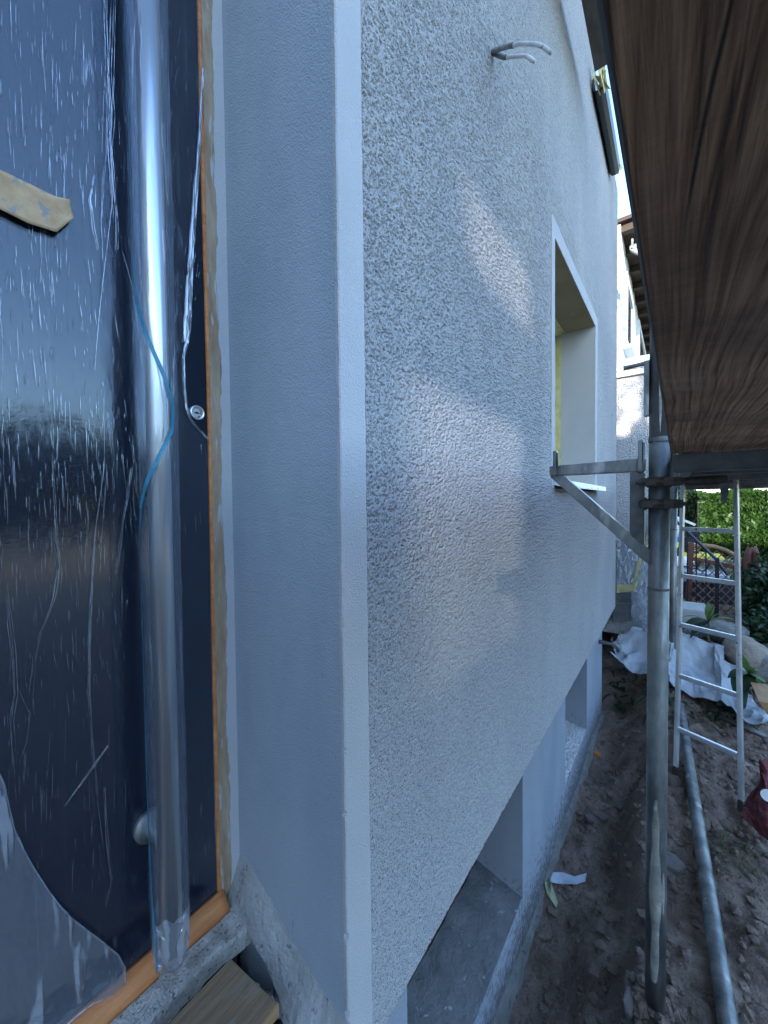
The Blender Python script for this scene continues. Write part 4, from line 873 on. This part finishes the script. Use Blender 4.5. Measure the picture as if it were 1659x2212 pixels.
# bins and boxes behind
bn = thing('wheelie_bin', 'black wheelie bin with a white printed panel by the hedge', 'bin', tuple(at(1495, 1235, 'x', 6.6)))
Bq = lambda px, py, x=6.6: at(px, py, 'x', x)
MB().prism([Bq(1477, 1158), Bq(1512, 1158), Bq(1508, 1232), Bq(1480, 1232)], (.5, 0, 0)).build('body', m_bin, bn, bevel=.02)
MB().prism([Bq(1474, 1149), Bq(1515, 1148), Bq(1515, 1157), Bq(1474, 1158)], (.55, 0, 0)).build('lid', m_bin, bn, bevel=.015)
pm = MB()
for a_, b2_ in (((1484, 1172), (1504, 1174)), ((1484, 1188), (1504, 1190)), ((1484, 1172), (1484, 1188)), ((1504, 1174), (1504, 1190)), ((1488, 1177), (1493, 1184)), ((1494, 1177), (1495, 1186)), ((1498, 1178), (1502, 1186))):
    pm.bar(Bq(*a_, 6.592), Bq(*b2_, 6.592), .006, .012, (1, 0, 0))
pm.build('print', m_white, bn)
m_palelid = M('pale_blue_lid', (.20, .25, .31), (.32, .36, .42), .5, scale=9)
def crate(name, quad, X_, dp, mat, label, cat, grp=None):
    o = MB().prism([at(px, py, 'x', X_) for px, py in quad], (dp, 0, 0)).build(name, mat, None, tuple(at(*quad[-1], 'x', X_)), bevel=.012); tag(o, label, cat, grp); return o
crate('storage_box', ((1475, 1258), (1586, 1268), (1586, 1352), (1478, 1352)), 5.75, .5, m_navybox, 'big dark navy container standing behind the lattice', 'container')
crate('bin_lid', ((1470, 1234), (1576, 1246), (1582, 1262), (1472, 1256)), 5.7, .55, m_palelid, 'pale lid lying on the dark container behind the lattice', 'lid')
crate('yellow_box', ((1472, 1196), (1566, 1206), (1566, 1216), (1472, 1208)), 6.4, .5, m_yelp, 'flat yellow box seen above the lattice panel', 'box')
crate('blue_crate', ((1446, 1160), (1470, 1160), (1470, 1170), (1446, 1170)), 6.2, .3, m_blue, 'small blue crate just right of the scaffold pole', 'crate')
crate('yellow_crate', ((1446, 1172), (1468, 1172), (1468, 1183), (1446, 1183)), 6.2, .3, m_yelp, 'small yellow crate below the blue crate beside the pole', 'crate')
crate('wooden_crate', ((1446, 1125), (1462, 1125), (1462, 1156), (1446, 1156)), 6.3, .3, m_orange, 'orange brown crate above the blue crate beside the pole', 'crate')
crate('garden_table', ((1448, 1215), (1480, 1208), (1502, 1214), (1500, 1222), (1450, 1224)), 6.0, .5, m_white, 'white table top in front of the black bin', 'table')
gs = MB().lump(at(1455, 1295, 'x', 5.2), .055, 2, (.8, .9, 1.1), .2).tube([at(1455, 1288, 'x', 5.2), at(1460, 1272, 'x', 5.2), at(1466, 1270, 'x', 5.2)], [.035, .025, .012], 10)
tag(gs.build('garden_ornament', m_white, None, tuple(at(1455, 1305, 'x', 5.2)), smooth=True), 'small white garden ornament peeking out right of the pole', 'ornament')
fpq = at(1462, 1318, 'x', 4.9)
tag(MB().tube([fpq+Vector((0, 0, -.06)), fpq+Vector((0, 0, .06)), fpq+Vector((0, 0, .075))], [.045, .06, .066], 18).build('flower_pot', m_orange, None, tuple(fpq), smooth=True), 'orange clay flower pot beside the trellis foot', 'flower pot')
# white post lamp arm things by the hedge
wp = MB().bar(at(1466, 1118, 'x', 6.8), at(1466, 1160, 'x', 6.8), .03, .03, (1, 0, 0)).bar(at(1448, 1112, 'x', 6.8), at(1502, 1134, 'x', 6.8), .03, .04, (1, 0, 0))
tag(wp.build('white_rail', m_white, None, tuple(at(1466, 1160, 'x', 6.8))), 'white sloping rail left of the hedge above the bin', 'rail')

# hedge
def hedge(name, px0, px1, pyt, X_, dpt, n_, label, mat=m_hedge, size=.075):
    a_, b2_ = at(px0, pyt, 'x', X_), at(px1, pyt+2, 'x', X_); y0, y1 = min(a_.y, b2_.y), max(a_.y, b2_.y); zt_ = a_.z
    r = thing(name, label, 'hedge', ((X_+dpt/2), (y0+y1)/2, 0))
    nf = int(n_*.72); U = RNG.random(nf); Vv = RNG.random(nf); yy = y0+(y1-y0)*U; z_ = .02+(zt_-.02)*Vv
    xx = X_ + .06 + .22*fbm(yy, z_, 2.6, 4, 3) + RNG.random(nf)*.10; P1 = np.stack([xx, yy, z_], 1)
    nt_ = n_-nf; yy = y0+(y1-y0)*RNG.random(nt_); xx = X_+RNG.random(nt_)*dpt; z_ = zt_ - .05 + .15*fbm(xx, yy, 3, 3, 4) + RNG.random(nt_)*.06
    leaf_mesh('foliage', np.r_[P1, np.stack([xx, yy, z_], 1)], size, mat, .45, .55, r, nrm=np.array([[-.9, 0, .2]]), spread=.7)
    MB().box((X_+.22, y0, 0), (X_+dpt, y1, zt_-.12)).build('branches', m_stem, r); return r
hedge('hedge', 1512, 1740, 1066, 8.6, 1.2, 26000, 'clipped bright green conifer hedge across the back of the garden')
hedge('shrub', 1440, 1514, 1062, 9.6, .8, 4500, 'darker loose conifer left of the clipped hedge', m_dkleaf, .09)
# far house strip over the hedge
MBq = MB().box((22, -9, 0), (23, -1.4, 2.05)); fh = thing('far_house', 'low cream sunlit wall just visible over the hedge', 'wall', (22.5, -5, 0)); MBq.build('wall', m_cream, fh)
MB().box((21.95, -9, 2.05), (23.05, -1.4, 2.12)).build('coping', m_white, fh)
# shrubs at the right
def shrub(px, py, X_, rad, n_, mat, label, size=.05, name='shrub', sq=(1, 1, 1)):
    p = at(px, py, 'x', X_); r = thing(name, label, 'shrub', (p.x, p.y, G(p.x, p.y)))
    d_ = RNG.normal(size=(n_, 3)); d_ /= np.linalg.norm(d_, axis=1, keepdims=True); rr = RNG.random(n_)**.45
    cl = 1+.35*np.sin(d_[:, 0]*5+px)*np.sin(d_[:, 1]*6+py)*np.sin(d_[:, 2]*5)
    Cc = np.array(p)+d_*(rr*rad*cl)[:, None]*np.array(sq)
    leaf_mesh('foliage', Cc, size, mat, .45, .2, r, nrm=d_*.6)
    s_ = MB()
    for k in range(5): s_.tube([(p.x+random.uniform(-.03, .03), p.y+random.uniform(-.03, .03), G(p.x, p.y)-.02), (p.x+random.uniform(-.5, .5)*rad, p.y+random.uniform(-.5, .5)*rad, p.z)], .008, 5)
    s_.build('stem', m_stem, r)
shrub(1655, 1300, 5.0, .34, 2600, m_dkleaf, 'dark leafy shrub right of the folded trellis frame', .07, sq=(.8, .6, 1.2))
shrub(1640, 1385, 4.5, .22, 1600, m_dkleaf, 'low dark shrub between trellis frame and tan boulder', .05, sq=(1, 1, .8))
shrub(1668, 1390, 4.4, .26, 1600, m_dkleaf, 'dark ground shrub at the right picture edge', .06)
gp = at(1585, 1220, 'x', 6.2)
gt_ = thing('ornamental_grass', 'silvery grass tuft arching behind the top of the trellis', 'plant', (gp.x, gp.y, G(gp.x, gp.y)))
ob = MB()
for k in range(420):
    a = random.uniform(0, 2*pi); e = random.uniform(.2, 1.1); garden_leaf(ob, gp+Vector((random.uniform(-.05, .05), random.uniform(-.3, .3), random.uniform(-.12, .03))), (cos(a)*e, sin(a)*e, random.uniform(.3, 1)), random.uniform(.12, .28), .013, random.uniform(.4, 1.1), 5)
ob.build('blades', m_silver, gt_, fix=False)
MB().lump(gp+Vector((0, 0, -.3)), .2, 2, (.8, 1, 1.2)).build('clump', m_dkleaf, gt_)
def leafy(px, py, X_, specs, label, stem_to):
    p = at(px, py, 'x', X_); s0 = at(*stem_to, 'x', X_); r = thing('leafy_plant', label, 'plant', tuple(s0), 'long leaved plants on the bank')
    MB().tube([s0, (s0+p)/2+Vector((.01, .01, 0)), p], [.009, .008, .006], 8).build('stem', m_stem, r, smooth=True)
    for (qx, qy, wd_, dr) in specs:
        q_ = at(qx, qy, 'x', X_-random.uniform(-.05, .12)); d_ = q_-p; mb = MB(); ln_ = d_.length
        garden_leaf(mb, p, d_+Vector((0, 0, dr*ln_)), ln_*1.03, wd_, dr, 9); mb.build('leaf', m_bigleaf if dr < .5 else m_dkleaf, r, smooth=True)
leafy(1531, 1342, 4.0, [(1530, 1300, .05, .05), (1546, 1308, .045, .1), (1462+10, 1330, .05, .35), (1480, 1362, .11, .6), (1566, 1318, .045, .3), (1600, 1335, .05, .45), (1560, 1352, .04, .3), (1512, 1372, .14, .7)], 'leafy plant with fresh green tip between the ladder rails', (1533, 1400))
leafy(1618, 1456, 3.4, [(1600, 1410, .04, .1), (1630, 1442, .03, .1), (1659, 1452, .04, .3), (1655, 1475, .05, .3), (1575, 1465, .09, .5), (1640, 1482, .05, .45), (1598, 1500, .12, .6), (1612, 1530, .07, .7)], 'leafy plant hanging over the right end of the plastic sheet', (1622, 1500))
# dark undergrowth below the sheet
ug = thing('undergrowth', 'dark weeds growing in the hollow below the plastic sheet', 'plant', tuple(gat(1500, 1560)))
ob = MB()
for k in range(240):
    px = random.choice((random.uniform(1320, 1440), random.uniform(1440, 1640))); py = random.uniform(1470, 1570) if px > 1440 else random.uniform(1440, 1560)
    p = gat(px, py); a = random.uniform(0, 2*pi); garden_leaf(ob, p, (cos(a), sin(a), random.uniform(.1, 1.2)), random.uniform(.06, .2), random.uniform(.006, .03), random.uniform(.3, 1), 5)
ob.build('leaves', m_dkleaf, ug, fix=False)
# half-buried pipe and wood at the right
pp = MB().tube([gat(1556, 1556)+Vector((0, 0, .015)), gat(1610, 1578)+Vector((0, 0, .02)), gat(1659, 1600)+Vector((0, 0, .015))], .018, 12)
tag(pp.build('garden_hose', m_galvd, None, smooth=True), 'thin grey pipe half buried behind the ladder foot', 'pipe')
wq = at(1650, 1525, 'x', 3.0)
ob = MB().prism([at(px, py, 'x', 3.0) for px, py in ((1638, 1516), (1680, 1522), (1690, 1572), (1664, 1552))], (.30, 0, 0)).build('wood_offcut', m_plankend, None, tuple(wq), bevel=.003)
tag(ob, 'pale sawn wooden board end at the right picture edge', 'board')
# red bag
A = [at(px, py, 'x', c_) for px, py, c_ in ((1606, 1742, 2.25), (1612, 1715, 2.3), (1626, 1685, 2.35), (1638, 1652, 2.4), (1642, 1640, 2.4), (1662, 1640, 2.45), (1720, 1660, 2.5))]
B = [at(px, py, 'x', c_) for px, py, c_ in ((1607, 1752, 2.15), (1622, 1775, 2.1), (1640, 1798, 2.05), (1665, 1818, 2.0), (1690, 1835, 2.0), (1720, 1850, 1.95), (1760, 1880, 1.9))]
bg = loft('red_bag', A, B, m_red, 90, 60, .03, 9, .0, sd=51, ridges=.035, thick=.003)
tag(bg, 'dark red fabric bag lying at the right edge beside the ladder foot', 'bag')
pc = at(1655, 1708, 'x', 2.20); ob = MB().tube([pc+Vector((-.035, .0, .0)), pc+Vector((-.028, .0, -.002))], .022, 20); ob.build('print', m_white, bg)

# litter on the dirt: tape, chips, clods
def scrap(A, B, label, mat, sd):
    o = loft('paper_strip', [gat(*p)+Vector((0, 0, .02+.015*(k % 2))) for k, p in enumerate(A)], [gat(*p)+Vector((0, 0, .012)) for p in B], mat, 24, 8, .004, 18, .004, sd=sd, thick=.001); tag(o, label, 'paper strip', 'torn paper strips on the dirt')
m_palepaper = M('pale_masking_paper', (.36, .40, .48), (.50, .54, .58), .6, scale=20)
scrap([(1184, 1894), (1215, 1900), (1240, 1902), (1268, 1902)], [(1190, 1912), (1216, 1916), (1242, 1916), (1266, 1910)], 'bluish white paper strip pointing right on the dirt by the plinth', m_palepaper, 61)
scrap([(1186, 1898), (1190, 1925), (1206, 1962)], [(1177, 1915), (1182, 1938), (1203, 1968)], 'yellowish paper strip pointing towards the viewer by the plinth', m_yellow if False else M('yellowed_paper', (.34, .36, .20), (.46, .47, .30), .6, scale=20), 62)
def chip(px, py, r, sq, label, mat=m_chip, rz=0):
    p = gat(px, py); s_ = MB(); n_ = 6; ph = random.uniform(0, 6)
    ou = [(p.x+r*sq[0]*cos(ph+2*pi*k/n_)*random.uniform(.7, 1.1), p.y+r*sq[1]*sin(ph+2*pi*k/n_)*random.uniform(.7, 1.1), p.z+.0+random.uniform(-.002, .004)) for k in range(n_)]
    o = s_.prism(ou, (random.uniform(-.004, .004), 0, .018)).build('stone_chip', mat, None, tuple(p), bevel=.003); tag(o, label, 'stone', 'flat stone chips on the dirt')
chip(1276, 1772, .034, (1.2, .8), 'flat reddish stone chip standing left in the pair of chips')
chip(1300, 1768, .036, (1, .9), 'flat stone chip right of the pair of chips')
chip(1338, 1746, .032, (1.2, .7), 'long thin stone chip in the middle of the dirt strip')
chip(1318, 1722, .022, (1, 1), 'small slate chip nearest the plinth beyond the pair')
chip(1448, 1868, .055, (1, 1), 'large brown stone slab behind the nearest pole')
chip(1358, 2172, .036, (1.4, .45), 'thin stone sliver at the foot of the nearest pole')
chip(1290, 1632, .028, (1, 1), 'orange brick crumb beside the plinth in the distance', m_orange)
cl = MB()
for k in range(3200):
    x_ = .6+3.2*random.random()**1.2; y_ = -.0-random.random()*.95
    r_ = random.choice((.003, .004, .006, .006, .009, .014))*random.uniform(.7, 1.5)
    cl.lump((x_, y_, G(x_, y_)+r_*.25), r_, 1, (1, 1, .7), .4)
tag(cl.build('dirt_clods', m_dirt, fix=False), 'loose crumbs of soil and gravel scattered over the dirt', 'soil', kind='stuff')
cl = MB()
for k in range(110):
    x_ = .8+2.6*random.random(); y_ = .0-random.random()*(.14 if random.random() < .7 else .9); r_ = random.choice((.003, .004, .004, .006, .010))
    cl.lump((x_, y_, G(x_, y_)+r_*.3), r_, 1, (1, 1, .6), .4)
tag(cl.build('mortar_crumbs', m_chip, fix=False), 'pale mortar crumbs along the foot of the plinth', 'rubble', kind='stuff')
ob = MB()
for k in range(90):
    p = gat(random.uniform(1545, 1655), random.uniform(1800, 1900)); a = random.uniform(0, 2*pi); garden_leaf(ob, p, (cos(a), sin(a), random.uniform(.3, 1.5)), random.uniform(.03, .09), .003, .4, 4)
tag(ob.build('grass_wisps', m_grassl, fix=False), 'thin grass wisps on the dirt near the red bag', 'grass', kind='stuff')

# ------------------------------------------------------------------ behind the camera: wood mirrored in the door, and added sun blockers
sw = thing('added_shade_wall', 'tall added wall, out of view, shading the facade', 'sun blocker', (-7, -1, 0))  # unseen wall added to keep the sun off the facade
SY, SZ = tan(SUN_B), tan(SUN_EL)/cos(SUN_B)
hol = [(.64, 1.36, 1.02, 1.69), (.90, 1.46, 2.04, 2.23)]      # lit places on the facade: x0, x1, z0, z1
wb = MB(); Xw0, Xw1 = -7.06, -7.0
def wy(x): return -(x+7)*SY
def wz(x, z): return z+(x+7)*SZ
xc = sorted([-7-(2.5)/SY] + [v for h in hol for v in h[:2]] + [3.355/SY-7])
for xa, xb in zip(xc[:-1], xc[1:]):
    xm = (xa+xb)/2; lo = (0, 0)
    for h in sorted([h for h in hol if h[0] < xm < h[1]], key=lambda h: h[2]) + [None]:
        up = (7.6, 7.6) if h is None else (wz(xa, h[2]), wz(xb, h[2]))
        wb.prism([(Xw0, wy(xa), lo[0]), (Xw0, wy(xb), lo[1]), (Xw0, wy(xb), up[1]), (Xw0, wy(xa), up[0])], (Xw1-Xw0, 0, 0))
        if h: lo = (wz(xa, h[3]), wz(xb, h[3]))
wb.build('wall', m_blocker, sw)
gm_, n, b = newmat('sun_patch_filter'); n.nodes.remove(b); t_ = N(n, 'BsdfTransparent')  # added filter: weakens the sun through the holes, fading the patches downward
sp_ = N(n, 'SeparateXYZ'); n.links.new(coords(n), sp_.inputs[0]); dz_ = N(n, 'Math', operation='MULTIPLY_ADD'); dz_.inputs[1].default_value = 1
yz_ = N(n, 'Math', operation='MULTIPLY'); yz_.inputs[1].default_value = SZ/SY; n.links.new(sp_.outputs[1], yz_.inputs[0])
n.links.new(sp_.outputs[2], dz_.inputs[0]); n.links.new(yz_.outputs[0], dz_.inputs[2])     # height on the facade
patch_noise = noise(n, coords(n), 5, 3, .6)
da = N(n, 'Math', operation='MULTIPLY_ADD'); da.inputs[1].default_value = .12; n.links.new(patch_noise, da.inputs[0]); n.links.new(dz_.outputs[0], da.inputs[2])
n.links.new(ramp(n, da.outputs[0], [(0, g(.05)), (1, g(.58))]), t_.inputs[0])
rp = [x for x in n.nodes if x.type == 'VALTORGB'][-1]
mr = N(n, 'MapRange'); mr.inputs[1].default_value = .7; mr.inputs[2].default_value = 1.75
ofs = N(n, 'Math', operation='ADD'); ofs.inputs[1].default_value = -SZ/SY; n.links.new(da.outputs[0], ofs.inputs[0]); n.links.new(ofs.outputs[0], mr.inputs[0]); n.links.new(mr.outputs[0], rp.inputs[0])
n.links.new(t_.outputs[0], n.nodes['Material Output'].inputs[0])
for x0, x1, z0, z1 in hol:
    MB().prism([(-7.035, wy(x0), wz(x0, z0)), (-7.035, wy(x1), wz(x1, z0)), (-7.035, wy(x1), wz(x1, z1)), (-7.035, wy(x0), wz(x0, z1))], (.004, 0, 0)).build('pane', gm_, sw)  # sheets added in the wall's holes to shape the facade patches
ls = thing('added_low_blocker', 'long low added wall, out of view, shading the garden', 'sun blocker', (-7, -7, 0))
MB().box((-7.3, -11.5, 0), (-7.0, -3.36, 5.4)).build('wall', m_blocker, ls)  # unseen wall added to keep the low garden and yard in shade
tr_ = thing('added_tree', 'slim added tree, out of view, thinning the porch sun', 'tree', (-7.6, -3.75, 0))
nl = 2600; P1 = np.stack([RNG.uniform(-7.9, -7.35, nl), RNG.uniform(-4.25, -3.38, nl), RNG.uniform(4.6, 7.0, nl)], 1)
leaf_mesh('crown', P1, .055, m_dkleaf, .7, .2, tr_)  # leaves added out of view to thin the sun on the porch
MB().tube([(-7.6, -3.75, -.1), (-7.62, -3.78, 3), (-7.6, -3.8, 6.6)], [.09, .07, .02], 10).build('trunk', m_stem, tr_)
# wood across the yard
nl = 9000; U = RNG.uniform(-14, 30, nl); hgt = 4.6+1.6*fbm(U, U*0, .35, 3, 4); Z = RNG.random(nl)**.8*hgt; Yw = -20-RNG.random(nl)*2.5+.8*fbm(U, Z, .6, 3, 9)
fw = leaf_mesh('far_wood', np.stack([U, Yw, Z], 1), .75, mat_leaf('wood_green', (.015, .04, .012), (.06, .10, .025), .2, sc=.6), .7, .3)
tag(fw, 'line of green trees across the yard, mirrored in the door', 'trees', kind='stuff')
